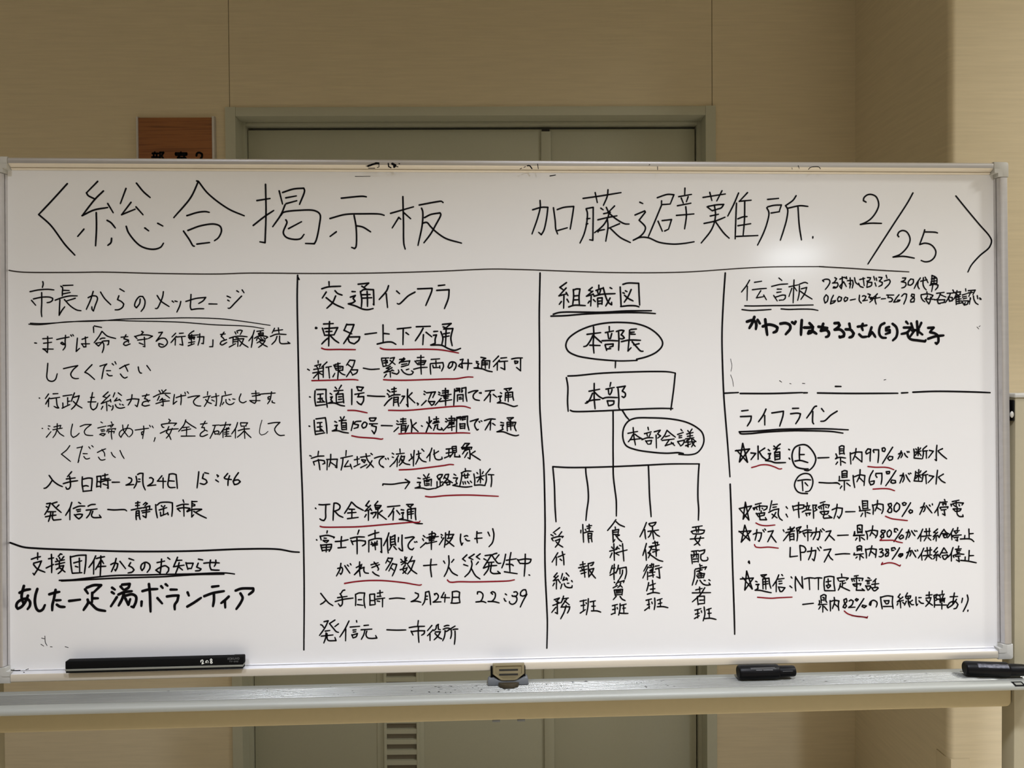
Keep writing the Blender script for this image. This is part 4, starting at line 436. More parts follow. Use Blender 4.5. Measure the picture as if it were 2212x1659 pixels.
('chart_writing','ink',-0.00032,'handwritten black organisation chart',[(3.16,'3909,2685 3861,2651 3883,2635;3906,2646 3854,2590;3854,2590 3906,2603;3906,2614 3919,2592;3890,2590 3887,2501;3871,2549 3856,2529;3912,2565 3924,2544;3958,2635 3960,2585 3953,2528;3961,2632 3979,2639 4006,2639 3999,2585 4001,2528;3965,2589 3997,2592;3965,2560 3999,2562;3924,2510 3964,2522 4044,2519;4095,2650 4070,2630 4088,2623;4099,2623 4053,2587;4053,2587 4101,2600;4101,2603 4110,2587;4087,2585 4083,2517;4074,2551 4064,2537;4103,2562 4117,2548;4143,2666 4143,2639;4122,2628 4147,2637 4177,2646;4133,2625 4138,2603;4156,2630 4147,2603;4108,2587 4161,2600 4261,2605;4133,2571 4135,2510;4135,2573 4167,2575 4165,2528;4135,2550 4165,2553;4135,2532 4165,2534;4175,2648 4188,2598 4201,2562 4219,2534 4235,2525 4235,2543;4224,2573 4208,2543 4192,2516;4225,2648 4238,2641;4298,2652 4301,2584 4304,2511;4318,2672 4353,2681 4433,2679 4435,2606 4439,2522;4336,2625 4348,2619;4318,2611 4329,2607;4378,2634 4357,2588 4327,2543;4329,2593 4357,2570 4391,2552;4301,2512 4365,2518 4411,2516 4434,2509;3812,2458 3850,2469 3896,2473 4032,2472 4169,2471 4351,2480 4525,2481;3795,2444 3896,2447 4032,2458 4169,2464 4351,2468 4488,2465 4553,2460;4102,2365 4104,2313 4099,2245 4104,2177;4055,2312 4154,2324;4097,2304 4076,2263 4049,2229 4030,2224;4104,2301 4131,2276 4160,2251;4074,2234 4149,2231;4216,2367 4217,2339;4188,2324 4247,2336;4206,2317 4211,2281;4234,2317 4224,2281 4215,2281;4163,2265 4213,2267 4277,2264;4185,2235 4196,2195;4187,2238 4244,2242 4242,2226 4217,2219;4199,2206 4226,2208;4284,2326 4286,2267 4283,2196;4268,2332 4305,2341 4323,2337 4302,2307 4316,2298 4325,2285 4311,2278 4295,2280;4373,2346 4414,2349;4364,2341 4361,2275;4368,2325 4398,2327;4373,2312 4405,2311;4304,2258 4359,2269 4443,2267;4359,2266 4351,2191;4351,2191 4374,2214;4432,2243 4393,2234;4382,2257 4413,2221 4445,2189 4461,2188;4413,2130 4486,2148 4555,2179 4597,2220 4604,2251 4579,2297 4511,2352 4419,2386 4305,2397 4191,2393 4077,2370 3977,2327 3917,2278 3901,2232 3917,2192 3975,2160 4075,2139 4212,2124 4303,2119 4417,2122'), (3.08,'4260,2117 4258,2070;3914,2013 3974,2015 4138,2030 4302,2037 4522,2041 4643,2038 4695,2029;4695,2026 4681,1904 4660,1762;3903,2001 3913,1937 3910,1829 3914,1759;3930,1766 3945,1759 4136,1759 4355,1768 4575,1774 4674,1772;4104,1958 4103,1854 4109,1775;4066,1902 4143,1916;4091,1887 4071,1843 4052,1819 4038,1816;4049,1827 4093,1838 4145,1842;4104,1897 4137,1865 4164,1849;4224,1963 4218,1935;4189,1916 4249,1928;4206,1913 4209,1880;4233,1913 4227,1891 4216,1875;4164,1848 4191,1856 4271,1855;4197,1832 4207,1796;4198,1832 4246,1831 4243,1809 4210,1796;4277,1918 4282,1847 4281,1782 4287,1771;4269,1928 4329,1937 4307,1901 4329,1885 4328,1863 4317,1855 4304,1863;4239,1758 4239,1663 4237,1500 4237,1391 4237,1315;4306,1763 4333,1719 4352,1697;4749,1445 4716,1452 4627,1449 4517,1458 4397,1479 4331,1509 4309,1564 4316,1635 4349,1683 4399,1704 4519,1706 4657,1697 4767,1674 4839,1640 4888,1596 4901,1541 4887,1492 4848,1449 4793,1436 4716,1440;3800,1362 3909,1355 4045,1354 4236,1357 4483,1365 4648,1371 4866,1369;3800,1360 3810,1233 3814,1070 3820,966;4037,1352 4039,1311 4052,1213 4055,1126 4043,1040 4036,972;4236,1357 4238,1281 4249,1183 4257,1113 4257,1001;4493,1362 4496,1278 4500,1131 4507,1038 4510,992;4864,1367 4857,1273 4853,1126 4858,1039 4855,962'), (2.72,'4384,1637 4389,1574 4400,1511;4346,1596 4417,1609;4381,1585 4367,1558 4348,1534;4395,1590 4425,1568 4452,1554;4362,1550 4436,1556;4492,1638 4496,1619;4466,1592 4516,1605;4483,1595 4488,1573;4510,1592 4499,1570;4447,1549 4485,1562 4529,1562;4474,1541 4490,1516;4477,1538 4518,1543 4512,1518 4496,1516;4551,1581 4553,1488;4538,1605 4582,1616 4562,1589 4584,1575 4562,1559;4631,1615 4612,1577 4587,1548;4634,1612 4662,1588 4692,1565;4620,1569 4650,1577;4595,1542 4683,1552;4645,1544 4617,1504;4617,1504 4678,1522;4661,1528 4686,1504;4733,1620 4742,1609;4708,1584 4750,1598;4719,1573 4739,1576;4719,1560 4739,1562;4708,1533 4730,1500;4711,1533 4758,1543 4749,1516 4730,1500;4783,1611 4791,1600;4814,1622 4797,1597;4775,1586 4822,1597;4780,1570 4819,1575;4800,1597 4799,1559;4766,1551 4827,1559;4760,1527 4843,1531;4794,1548 4771,1537;4783,1548 4785,1494 4777,1499;4766,1502 4804,1515;4810,1553 4816,1520 4837,1496;4829,1526 4810,1493;4821,1548 4843,1531'), (2.79,'3846,923 3799,888;3783,874 3799,864;3809,882 3818,875;3860,893 3836,861;3788,845 3799,829;3788,848 3832,859 3871,860 3864,851;3813,829 3848,842 3836,812 3813,783;3822,819 3840,801 3868,783;3831,743 3789,677;3821,711 3820,654;3833,713 3882,732;3863,751 3872,706 3875,655;3847,697 3860,687;3825,598 3802,571 3816,566;3832,577 3797,543;3797,543 3834,552;3820,545 3819,483;3804,525 3794,507;3832,550 3848,526;3859,517 3850,485;3864,593 3853,554;3890,597 3911,574;3876,567 3866,544;3866,544 3899,555;3890,562 3899,544;3875,521 3885,500 3908,491 3931,492 3933,506;3899,523 3910,523;3929,541 3935,532;3803,407 3840,418 3819,393;3814,398 3837,386;3793,366 3856,388;3824,384 3825,306 3809,315;3814,352 3784,316;3870,431 3863,406 3851,383;3861,411 3905,417;3893,410 3860,365 3851,351;3877,397 3911,368;3853,353 3914,354 3911,336 3897,309;3888,364 3874,318 3848,269;4013,943 4015,883 4018,816;3999,902 3998,883;4031,908 4036,899;4043,930 4078,935;4045,915 4069,919;4059,943 4059,892;4022,883 4054,892 4087,892;4050,878 4052,846 4056,813;4052,878 4078,878 4075,845 4079,817;4054,859 4075,861;4054,843 4075,845;4253,974 4232,944 4192,897;4255,960 4278,939 4316,922;4248,921 4250,903;4229,898 4231,861 4233,813;4231,896 4273,904 4268,865;4236,884 4268,886;4236,868 4266,868;4233,813 4245,831;4278,863 4261,856;4252,861 4273,833 4295,814;4237,801 4239,722 4240,681;4221,778 4230,766;4263,780 4251,764;4207,748 4260,761;4223,734 4209,702;4242,736 4274,718;4279,789 4289,784;4265,770 4277,764;4256,736 4333,755;4300,800 4305,730 4309,675;4225,644 4208,589;4218,623 4246,627;4208,575 4252,597;4239,653 4236,584 4237,542;4269,646 4264,620 4250,588;4262,620 4325,631 4327,591 4315,545;4280,615 4280,583;4299,610 4296,583 4275,546;4238,524 4243,520;4230,484 4261,500;4270,539 4261,523 4249,505;4268,523 4310,534 4305,520;4284,516 4277,497 4263,486;4282,500 4296,486;4237,468 4244,429;4240,468 4298,472 4293,430;4251,459 4286,460;4251,447 4286,449;4246,433 4291,435;4251,422 4230,399;4279,421 4293,402 4316,390;4223,355 4260,364;4241,357 4242,299;4225,327 4246,332;4215,293 4243,304;4257,341 4261,331;4279,368 4278,329 4268,287;4285,356 4323,365;4304,360 4306,305;4299,335 4318,337;4273,301 4306,298 4336,297;4475,950 4456,904 4427,848;4463,899 4465,862 4469,832;4493,940 4507,924 4526,926;4496,943 4545,951 4538,937 4526,926;4519,921 4521,875 4528,829;4486,886 4563,895;4509,880 4500,857 4488,843;4530,884 4549,861 4570,849;4474,799 4464,765 4447,713;4466,755 4471,714 4472,677;4494,774 4516,780 4501,746 4489,732 4503,727 4487,695;4485,732 4515,708 4562,677 4593,668;4535,815 4544,763 4545,705;4520,801 4556,807 4555,791;4501,771 4567,789;4523,778 4555,784;4518,755 4567,751;4520,736 4553,745;4543,731;4479,646 4453,600;4484,630 4446,550;4481,593 4480,537;4512,653 4505,625;4496,639 4526,646;4493,625 4528,629;4524,650 4524,629;4498,602 4521,618 4519,602 4500,600;4493,588 4535,592;4516,597 4521,555;4490,563 4528,571;4538,634 4566,638;4538,613 4585,626;4563,619 4570,547 4547,557;4488,516 4483,491 4473,457;4495,495 4537,509;4516,532 4520,486 4519,442;4501,468 4534,472;4478,433 4522,444 4567,438;4468,389 4508,398;4487,391 4491,329;4477,357 4494,361;4458,317 4494,343;4510,375 4513,363;4531,404 4533,360 4527,321;4550,388 4585,399;4571,392 4573,341;4557,362 4583,369;4550,341 4592,341 4627,333;4812,910 4883,920;4836,912 4838,891;4857,914 4854,874;4802,880 4816,863;4805,882 4854,891 4899,888 4894,871 4873,862 4816,863;4843,891 4842,875;4837,851 4826,828 4847,800 4865,779;4795,826 4894,832;4870,842 4856,805 4823,782;4804,736 4853,742;4801,713 4808,647;4801,708 4853,716 4852,658;4820,735 4822,703 4813,694;4837,738 4839,693;4815,680 4846,682;4817,661 4845,663;4858,737 4900,746 4895,725 4869,711;4872,711 4871,683 4881,669 4914,669 4923,678 4919,692;4862,642 4866,623;4871,632 4880,632;4831,608 4911,622 4901,604;4826,601 4823,550 4806,492;4840,591 4880,602;4866,607 4857,586 4880,576;4847,572 4897,574 4889,544;4840,561 4852,542;4852,558 4889,560;4856,544 4889,546;4871,574 4873,544;4844,526 4832,496;4863,526 4884,500 4912,490 4938,492 4929,506;4894,525 4903,523;4929,529 4938,522;4860,477 4861,440;4832,457 4879,467;4806,436 4940,435;4898,471 4865,423 4806,371;4843,408 4848,349;4848,410 4895,411 4895,360;4860,382 4893,383;4848,355 4895,358;4824,310 4869,321;4845,315 4845,254;4828,282 4857,289;4821,250 4856,270;4871,305 4874,293;4892,332 4897,279 4884,232;4911,311 4944,322;4927,318 4930,250;4920,285 4944,287;4896,248 4939,250 4979,240')]),
('chart_writing','ink',-0.00032,'handwritten black organisation chart',[(2.8,'4011,675 4013,639;3992,653 4029,661;3981,632 4041,645;4004,625 4011,611;4020,634 4015,615;3992,609 4041,622;3999,590 4034,599;4020,620 4026,564;4050,661 4052,610 4054,564;4053,661 4090,670 4080,651 4067,647;4059,619 4090,626 4080,600 4057,569;4062,610 4080,582 4102,556')]),
('chart_writing','ink',-0.00032,'handwritten black organisation chart',[(2.79,'3990,392 4035,400;4014,399 4013,320;3997,360 4025,364;3990,307 4027,331;4032,380 4036,373;4049,409 4046,356 4034,294;4062,386 4100,393;4086,390 4087,321;4074,354 4099,355;4071,321 4111,320 4138,311')]),
('message_board_writing','ink',-0.00032,'black handwritten message-board notes',[(2.57,'5247,2701 5223,2661 5186,2614;5230,2657 5227,2554;5267,2631 5318,2637 5371,2641;5329,2624 5296,2573;5296,2572 5348,2580;5350,2592 5370,2558;5410,2655 5470,2669 5529,2673;5424,2589 5450,2549;5439,2577 5491,2592 5511,2590 5509,2568 5493,2555;5465,2554 5487,2556;5538,2652 5609,2667;5576,2702 5572,2624 5568,2535;5559,2641 5537,2581;5575,2652 5596,2622;5616,2671 5658,2684 5677,2677;5616,2660 5613,2602 5602,2553;5629,2637 5670,2647 5657,2607 5626,2560;5622,2620 5657,2594 5709,2562'), (2.68,'5814,2593 5798,2568 5805,2533 5822,2546 5827,2581 5814,2593;5868,2589 5853,2559 5846,2527 5874,2538 5883,2550 5857,2546;5910,2580 5899,2563 5903,2544 5923,2550 5929,2572 5910,2580;5958,2576 5947,2559 5953,2544 5969,2552 5975,2569 5958,2576;5995,2554 6032,2561;6063,2589 6061,2550 6076,2531;6085,2582 6096,2586 6111,2580 6104,2563 6087,2548;6087,2548 6122,2553;6126,2599 6144,2593 6133,2576;6133,2573 6155,2571 6159,2554 6139,2537;6197,2599 6170,2575 6144,2563;6144,2560 6218,2573;6186,2580 6179,2554 6187,2524;6227,2562 6258,2564;6267,2590 6320,2590;6278,2586 6276,2571 6298,2571 6311,2558 6302,2543 6284,2541;6359,2592 6337,2566 6319,2538 6359,2545 6366,2553 6346,2553;6379,2581 6399,2599 6417,2596 6412,2566 6394,2523;6474,2594 6456,2596 6450,2583 6474,2566 6471,2540 6447,2538 6447,2553 6472,2575 6474,2594;6525,2590 6527,2570 6540,2549 6553,2540;6527,2592 6576,2598 6615,2587 6602,2566;6569,2613 6571,2592;6553,2562 6628,2557;6573,2583 6562,2557 6584,2523;6598,2574 6593,2544 6584,2523;6642,2602 6700,2609;6673,2604 6651,2561 6628,2553;6673,2591 6713,2574;6646,2553 6655,2527 6668,2525;6650,2553 6704,2555 6699,2535 6664,2529;6722,2602 6766,2604;6748,2602 6730,2565 6708,2533;6730,2574 6739,2544 6761,2548 6761,2570 6735,2574;6766,2626 6775,2608;6768,2606 6824,2613 6819,2600;6797,2621 6784,2578 6770,2557;6788,2578 6790,2518;6824,2595 6788,2578;6797,2572 6821,2578;6797,2557 6828,2561;6797,2541 6828,2546;6790,2524 6832,2531;6810,2582 6812,2526;6784,2604 6806,2587;6862,2634 6864,2617;6837,2589 6873,2600;6837,2574 6868,2580;6843,2561 6870,2567;6832,2544 6850,2515 6874,2522 6881,2546 6841,2546;6850,2515 6859,2535;6882,2621 6935,2625 6917,2591;6904,2617 6886,2578;6881,2604 6917,2608;6897,2569 6890,2522;6921,2582 6925,2556 6939,2530 6956,2519;6899,2561 6888,2539;6950,2584 6954,2561;6968,2567 6979,2560;6970,2558 6979,2556')]),
('message_board_writing','ink',-0.00032,'black handwritten message-board notes',[(2.57,'5283,2685 5336,2693')]),
('message_board_writing','ink',-0.00032,'black handwritten message-board notes',[(2.57,'5464,2716 5486,2698')]),
('message_board_writing','ink',-0.00032,'black handwritten message-board notes',[(2.57,'5451,2635 5483,2635')]),
('message_board_writing','ink',-0.00032,'black handwritten message-board notes',[(2.57,'5448,2611 5479,2615')]),
('message_board_writing','ink',-0.00032,'black handwritten message-board notes',[(2.57,'5209,2514 5274,2513 5404,2515 5534,2516 5717,2519')]),
('message_board_writing','ink',-0.00032,'black handwritten message-board notes',[(2.56,'5189,2487 5252,2480 5339,2483 5404,2487')]),
('message_board_writing','ink',-0.00032,'black handwritten message-board notes',[(2.57,'5478,2491 5534,2487 5621,2489 5708,2487 5752,2479')]),
('message_board_writing','ink',-0.00032,'black handwritten message-board notes',[(2.68,'5797,2690 5788,2698 5810,2707 5837,2703 5843,2688 5832,2662 5808,2632;5880,2718 5893,2711 5876,2685 5863,2679;5863,2679 5898,2681 5904,2666 5889,2645 5867,2643 5871,2651 5884,2649;5917,2707 5950,2722;5935,2724 5935,2683 5928,2636;5928,2638 5915,2655 5946,2688 5965,2653;5955,2718 5963,2713;5966,2724 5970,2709;5974,2696 6012,2698 6016,2675 6009,2642;5994,2717 5996,2683 5991,2642;5987,2675 6000,2670;6027,2717 6035,2683 6055,2666;6066,2704 6104,2713;6091,2717 6099,2659;6057,2677 6068,2655 6092,2646;6123,2719 6147,2717 6140,2700 6118,2692;6125,2692 6118,2649;6123,2685 6156,2683 6153,2661 6118,2646;6171,2726 6178,2700;6189,2715 6193,2696;6180,2679 6188,2655;6209,2721 6233,2719 6224,2704 6211,2694;6213,2691 6235,2683 6232,2666 6208,2653;6264,2735 6270,2713;6250,2693 6286,2704 6294,2691 6285,2670 6254,2639;6387,2715 6411,2715 6404,2700 6378,2688;6378,2688 6409,2682 6413,2665 6400,2648 6380,2642;6449,2708 6431,2687 6428,2665 6448,2663 6468,2682 6468,2704 6449,2708;6521,2715 6497,2682 6474,2638;6504,2687 6501,2656 6512,2635;6523,2691 6572,2702;6544,2717 6541,2669 6550,2643 6565,2627;6557,2721 6579,2680;6608,2734 6608,2704 6598,2665;6608,2734 6630,2725 6645,2712 6645,2673;6605,2708 6643,2714;6603,2689 6645,2695;6601,2674 6645,2676;6625,2725 6623,2674;6592,2661 6625,2669 6654,2663 6651,2648 6633,2627;6616,2669 6605,2615')]),
('message_board_writing','ink',-0.00032,'black handwritten message-board notes',[(1.12,'6946,2353 6959,2338;6961,2355 6970,2362')]),
('message_board_writing','ink',-0.00032,'black handwritten message-board notes',[(5.5,'5225,2399 5264,2409 5286,2398 5294,2377 5290,2345;5280,2433 5264,2390 5242,2352;5303,2411 5321,2385;5360,2415 5364,2377 5374,2302;5342,2364 5385,2377 5429,2368 5450,2355 5442,2329 5420,2319;5472,2383 5511,2387 5542,2372 5544,2346 5511,2306;5559,2393 5577,2380;5585,2397 5577,2382;5631,2408 5626,2346 5624,2301;5648,2354 5685,2354 5716,2358;5688,2386 5711,2358 5702,2320 5678,2311 5685,2328 5707,2328 5739,2309;5755,2360 5821,2351;5790,2381 5777,2341 5772,2330;5772,2330 5816,2334 5833,2311 5824,2289 5809,2285;5875,2385 5904,2387 5912,2370 5899,2353 5875,2338;5875,2338 5917,2338 5945,2310 5942,2289 5914,2282 5910,2289;5985,2381 5991,2348;5958,2340 5995,2336 6017,2310 6006,2288 5984,2280'), (5,'6048,2359 6114,2369;6085,2380 6078,2357 6085,2333;6058,2303 6080,2284 6115,2286;6151,2354 6139,2318 6128,2286;6130,2288 6155,2318 6168,2300 6179,2283;6248,2384 6221,2369 6208,2330 6212,2296 6229,2279 6258,2276;6283,2356 6260,2349 6260,2330 6287,2334 6287,2315 6256,2304;6309,2379 6335,2356 6344,2321 6335,2282 6310,2257;6411,2394 6424,2379;6393,2351 6448,2351 6419,2316 6375,2304;6419,2316 6427,2282 6445,2265 6498,2256 6551,2249 6557,2258;6448,2381 6463,2342;6492,2396 6496,2329 6496,2295;6525,2385 6507,2346;6454,2329 6507,2333;6476,2333 6441,2286;6498,2325 6533,2299;6576,2348 6618,2350 6591,2320;6591,2316 6626,2307 6648,2290 6652,2246 6639,2231 6630,2238;6575,2268 6630,2285 6692,2292')]),
('lifeline_writing','ink',-0.00032,'lifeline notices in black handwriting',[(3.11,'5181,1750 5228,1755')]),
('lifeline_writing','ink',-0.00032,'lifeline notices in black handwriting',[(3.11,'5171,1709 5251,1711 5246,1681 5221,1640;5360,1762 5337,1715 5304,1670;5350,1715 5350,1646;5403,1733 5489,1745 5485,1713 5460,1637;5542,1726 5593,1730 5615,1725 5606,1695 5579,1653;5735,1780 5722,1777 5689,1731 5661,1694;5707,1741 5706,1660 5713,1651;5772,1762 5789,1740;5888,1742 5842,1714 5793,1672 5765,1669')]),
('lifeline_writing','ink',-0.00032,'lifeline notices in black handwriting',[(3.13,'5557,1765 5602,1766')]),
('lifeline_writing','ink',-0.00032,'lifeline notices in black handwriting',[(3.11,'5161,1599 5276,1602 5449,1613 5579,1615 5797,1614 5970,1605;5163,1595 5170,1586 5232,1584 5362,1595 5536,1602 5623,1602 5841,1594 5930,1581')]),
('lifeline_writing','ink',-0.00032,'lifeline notices in black handwriting',[(3.11,'5132,1461 5236,1473 5161,1380 5186,1514 5220,1377 5141,1465;5246,1444 5281,1440 5246,1396;5299,1493 5299,1397;5348,1478 5309,1453;5307,1453 5330,1416 5358,1395;5416,1492 5426,1483;5463,1506 5444,1492 5431,1473;5415,1471 5459,1475;5439,1468 5420,1445;5422,1447 5423,1389;5424,1445 5459,1449 5460,1398;5432,1428 5454,1430;5432,1415 5454,1417;5430,1394 5460,1398;5374,1467 5385,1458;5374,1437 5391,1439 5382,1420 5385,1403 5356,1388;5354,1388 5395,1381 5421,1372 5501,1371;5526,1467 5533,1463;5528,1403 5534,1395;5607,1481 5604,1430 5606,1383;5608,1428 5641,1428;5571,1381 5612,1385 5667,1369;5668,1322 5638,1323 5577,1341 5554,1384 5552,1439 5574,1482 5622,1500 5661,1494 5709,1442 5726,1394 5708,1343 5668,1310 5642,1314;5742,1402 5824,1404')]),
('lifeline_writing','ink',-0.00032,'lifeline notices in black handwriting',[(2.86,'5902,1481 5904,1425;5902,1479 5918,1489 5937,1485 5935,1438 5939,1427;5909,1466 5926,1466;5909,1451 5928,1452;5904,1432 5939,1433;5876,1430 5884,1408 5873,1394;5873,1394 5899,1404 5948,1399;5910,1397 5912,1346;5888,1370 5875,1353;5921,1376 5947,1363;5983,1437 5987,1354;5987,1429 6031,1441 6070,1441 6070,1368;6027,1467 6020,1424 6002,1383;6024,1407 6070,1368;6136,1461 6115,1464 6099,1440 6105,1427 6132,1440;6136,1461 6132,1414 6131,1373;6154,1448 6158,1457 6196,1456 6195,1413 6189,1362;6160,1437 6158,1448;6238,1471 6222,1467 6224,1447 6239,1443 6246,1460 6238,1471;6301,1474 6263,1417 6223,1355;6277,1408 6263,1393 6276,1378 6298,1386 6301,1404 6277,1408;6345,1424 6369,1435 6373,1416 6362,1396;6365,1446 6356,1416 6340,1388;6389,1428 6398,1411 6413,1398;6409,1441 6415,1434;6422,1441 6426,1436;6460,1458 6464,1423 6461,1393;6461,1393 6519,1386;6471,1436 6515,1444;6493,1470 6492,1410;6488,1436 6470,1410;6495,1436 6514,1410;6475,1460 6482,1451;6511,1466 6502,1453;6557,1480 6528,1453 6532,1431 6525,1388;6528,1442 6563,1446;6554,1441 6554,1390;6577,1448 6607,1441 6570,1394;6634,1484 6629,1430 6629,1372 6618,1380;6676,1459 6643,1445;6643,1440 6674,1410 6707,1384')]),
('lifeline_writing','ink',-0.00032,'lifeline notices in black handwriting',[(2.86,'5854,1218 5885,1218 5902,1207;5920,1301 5920,1258;5920,1299 5938,1307 5958,1303 5957,1258;5927,1284 5951,1286;5927,1271 5951,1273;5920,1257 5959,1260;5901,1265 5900,1235;5896,1234 5975,1236;5937,1234 5937,1164;5917,1194 5906,1177;5955,1215 5981,1194;6003,1270 6007,1223 6014,1182;6012,1261 6052,1274 6091,1269 6084,1196;6056,1312 6052,1269 6031,1224;6054,1250 6082,1222;6153,1304 6130,1264 6123,1225 6134,1200 6156,1208 6161,1229 6134,1225;6172,1268 6174,1283 6218,1284 6218,1241 6211,1203;6181,1255 6172,1268;6276,1296 6251,1295 6256,1280 6273,1281 6278,1292;6324,1302 6288,1249 6246,1192;6293,1234 6284,1219 6297,1210 6321,1214 6319,1229 6293,1234;6355,1265 6381,1269 6385,1243 6374,1218;6379,1282 6368,1248 6352,1210;6399,1269 6412,1243 6429,1219;6418,1280 6425,1273;6432,1282 6438,1279;6472,1294 6469,1260 6460,1225;6460,1225 6517,1220;6473,1264 6513,1268;6496,1307 6493,1229;6491,1264 6473,1242;6496,1264 6513,1246;6482,1285 6487,1281;6511,1298 6505,1285;6553,1295 6522,1272 6526,1259 6519,1220;6526,1265 6564,1271;6548,1263 6552,1203;6573,1263 6608,1256 6566,1211;6637,1300 6630,1249 6625,1199;6681,1272 6643,1251;6643,1251 6667,1223 6694,1208;5662,1143 5610,1148 5584,1163 5567,1197 5572,1231 5602,1274 5646,1290 5681,1281 5702,1242 5697,1196 5675,1162 5647,1157;5590,1238 5654,1245 5687,1242;5624,1231 5628,1164;5645,1222 5665,1200;5749,1223 5811,1218 5890,1215 5903,1206')]),
('lifeline_writing','ink',-0.00032,'lifeline notices in black handwriting',[(2.83,'5156,1041 5247,1059 5184,964 5202,1087 5227,957 5156,1041;5275,1069 5319,1079;5258,1044 5266,1031 5271,1039;5262,1044 5305,1056 5362,1055 5359,1038 5336,1026;5306,1064 5307,1026;5282,1043 5288,1031;5325,1041 5331,1036;5281,1005 5298,979;5283,1001 5344,1008 5340,991 5305,983;5305,996 5309,958 5357,957 5348,974;5318,1022 5318,1009;5397,1094 5381,1025;5403,1065 5438,1069;5405,1046 5431,1050;5374,1010 5409,1027 5448,1035 5444,994 5456,964 5474,951;5426,1009 5413,986 5398,967;5398,997 5435,969;5502,995 5513,974;5551,1054 5559,1020;5553,1050 5601,1060 5635,1060 5631,1038 5566,1026;5596,1079 5594,1026 5598,968;5659,1076 5661,1055;5640,1049 5679,1055;5653,1042 5655,1029;5672,1046 5666,1029;5622,1009 5652,1023 5687,1023;5648,1000 5656,980;5648,997 5681,1001 5674,986;5701,1059 5705,1007 5706,962;5701,1057 5729,1058 5718,1037 5731,1024 5713,1014;5757,1073 5792,1083;5742,1043 5753,1032;5744,1045 5784,1060 5823,1057 5814,1036;5779,1066 5781,1025;5762,1041 5766,1028;5796,1044 5803,1040;5755,1007 5770,989;5757,1009 5818,1012 5809,993 5774,989;5783,1015 5787,993 5778,972 5783,961 5842,965 5818,980;5844,1022 5879,1035 5921,1032 5914,991 5896,960 5883,975;5882,1062 5875,1013 5857,958')]),
('lifeline_writing','ink',-0.00032,'lifeline notices in black handwriting',[(2.85,'5503,1049 5513,1036')]),
('lifeline_writing','ink',-0.00032,'lifeline notices in black handwriting',[(2.86,'5945,1006 6015,1006')]),
('lifeline_writing','ink',-0.00032,'lifeline notices in black handwriting',[(2.87,'6070,1085 6074,1025;6072,1083 6109,1083 6109,1029;6078,1064 6098,1064;6082,1048 6098,1049;6074,1028 6113,1029;6047,1043 6054,1017 6047,1011;6049,1011 6128,1018;6091,1012 6093,967;6071,993 6058,970;6104,999 6128,990;6146,1054 6152,1024 6150,984;6150,1050 6188,1060 6225,1055 6225,1015 6214,989;6184,1086 6181,1050 6165,1009;6181,1032 6209,1015;6285,1063 6263,1057 6271,1040 6289,1022 6288,999 6271,995 6258,1006 6271,1027 6289,1048 6285,1063;6329,1067 6309,1039 6308,1009 6324,1000 6346,1021 6348,1051 6329,1067;6386,1068 6370,1062 6377,1047 6392,1049 6399,1061 6386,1068;6432,1065 6399,1012 6367,965;6429,1014 6418,1001 6429,988 6445,996 6445,1007 6429,1014;6507,1028 6531,1038 6542,1027 6535,1006 6526,997;6536,1062 6522,1023 6500,978;6549,1042 6571,1014 6592,988;6573,1046 6580,1037;6595,1054 6597,1046;6653,1066 6637,1026 6612,989;6635,1026 6639,968;6688,1085 6693,1070;6659,1064 6708,1068;6673,1053 6677,1042;6673,1053 6699,1055 6697,1044;6652,1025 6659,1017;6655,1028 6714,1031 6710,1020;6663,1008 6699,1012;6685,1008 6690,969 6672,980;6746,1069 6797,1079;6735,1050 6739,1035;6737,1046 6774,1060 6830,1057 6819,1042;6775,1071 6776,1030;6757,1043 6770,1032;6797,1045 6801,1036;6752,1015 6767,998;6754,1015 6812,1015 6805,1002 6769,996;6783,1028 6783,976 6800,959 6827,958 6825,971')]),
('lifeline_writing','ink',-0.00032,'lifeline notices in black handwriting',[(2.86,'6031,904 6033,852;6033,902 6051,908 6068,905 6066,854;6044,884 6055,876;6037,857 6068,860;6013,848 6004,836;6011,833 6083,834;6048,829 6050,790;6028,812 6021,803;6061,816 6085,799;6094,862 6105,832 6105,802;6096,858 6142,868 6182,863 6179,835 6166,812;6147,900 6140,861 6124,827;6142,849 6168,827;6239,864 6213,867 6208,856 6225,839 6228,817 6212,811 6203,822 6217,839 6239,856 6239,864;6272,868 6254,851 6256,821 6269,816 6285,838 6283,859 6272,868;6333,865 6327,876 6309,876 6309,854 6322,852;6367,873 6340,832 6304,782;6362,830 6342,811 6353,800 6375,810 6375,823 6362,830;6397,847 6419,853 6426,835 6414,810;6415,866 6406,831 6394,797;6437,859 6450,839 6463,822;6459,861 6465,854;6474,858 6479,854;6521,870 6507,838 6483,800;6507,834 6505,782;6534,851 6578,854;6547,872 6551,820;6572,874 6569,822;6516,817 6584,822;6547,808 6531,784;6562,807 6582,788;6633,869 6604,845 6618,841;6633,845 6600,815;6600,815 6637,823;6622,815 6622,781;6609,807 6600,792;6635,819 6646,806;6682,866 6662,840 6644,806;6684,861 6697,844 6719,831;6666,834 6697,835;6675,823 6684,805 6697,805;6675,823 6706,827 6701,809;6751,869 6733,835 6708,803;6737,835 6741,789;6786,877 6782,855;6757,852 6797,855;6764,843 6772,834 6786,845;6746,817 6750,809;6748,819 6812,823;6759,804 6790,808;6781,804 6783,780 6768,787;6870,865 6872,794;6874,830 6903,832;6839,818 6836,792;6805,793 6861,794 6887,789 6907,772;6031,904 6033,849;6031,904 6049,908 6066,906 6066,848;6042,885 6053,870;6035,853 6066,854;6011,860 6004,832;6002,831 6079,832;6048,827 6048,790;6026,812 6017,797')]),
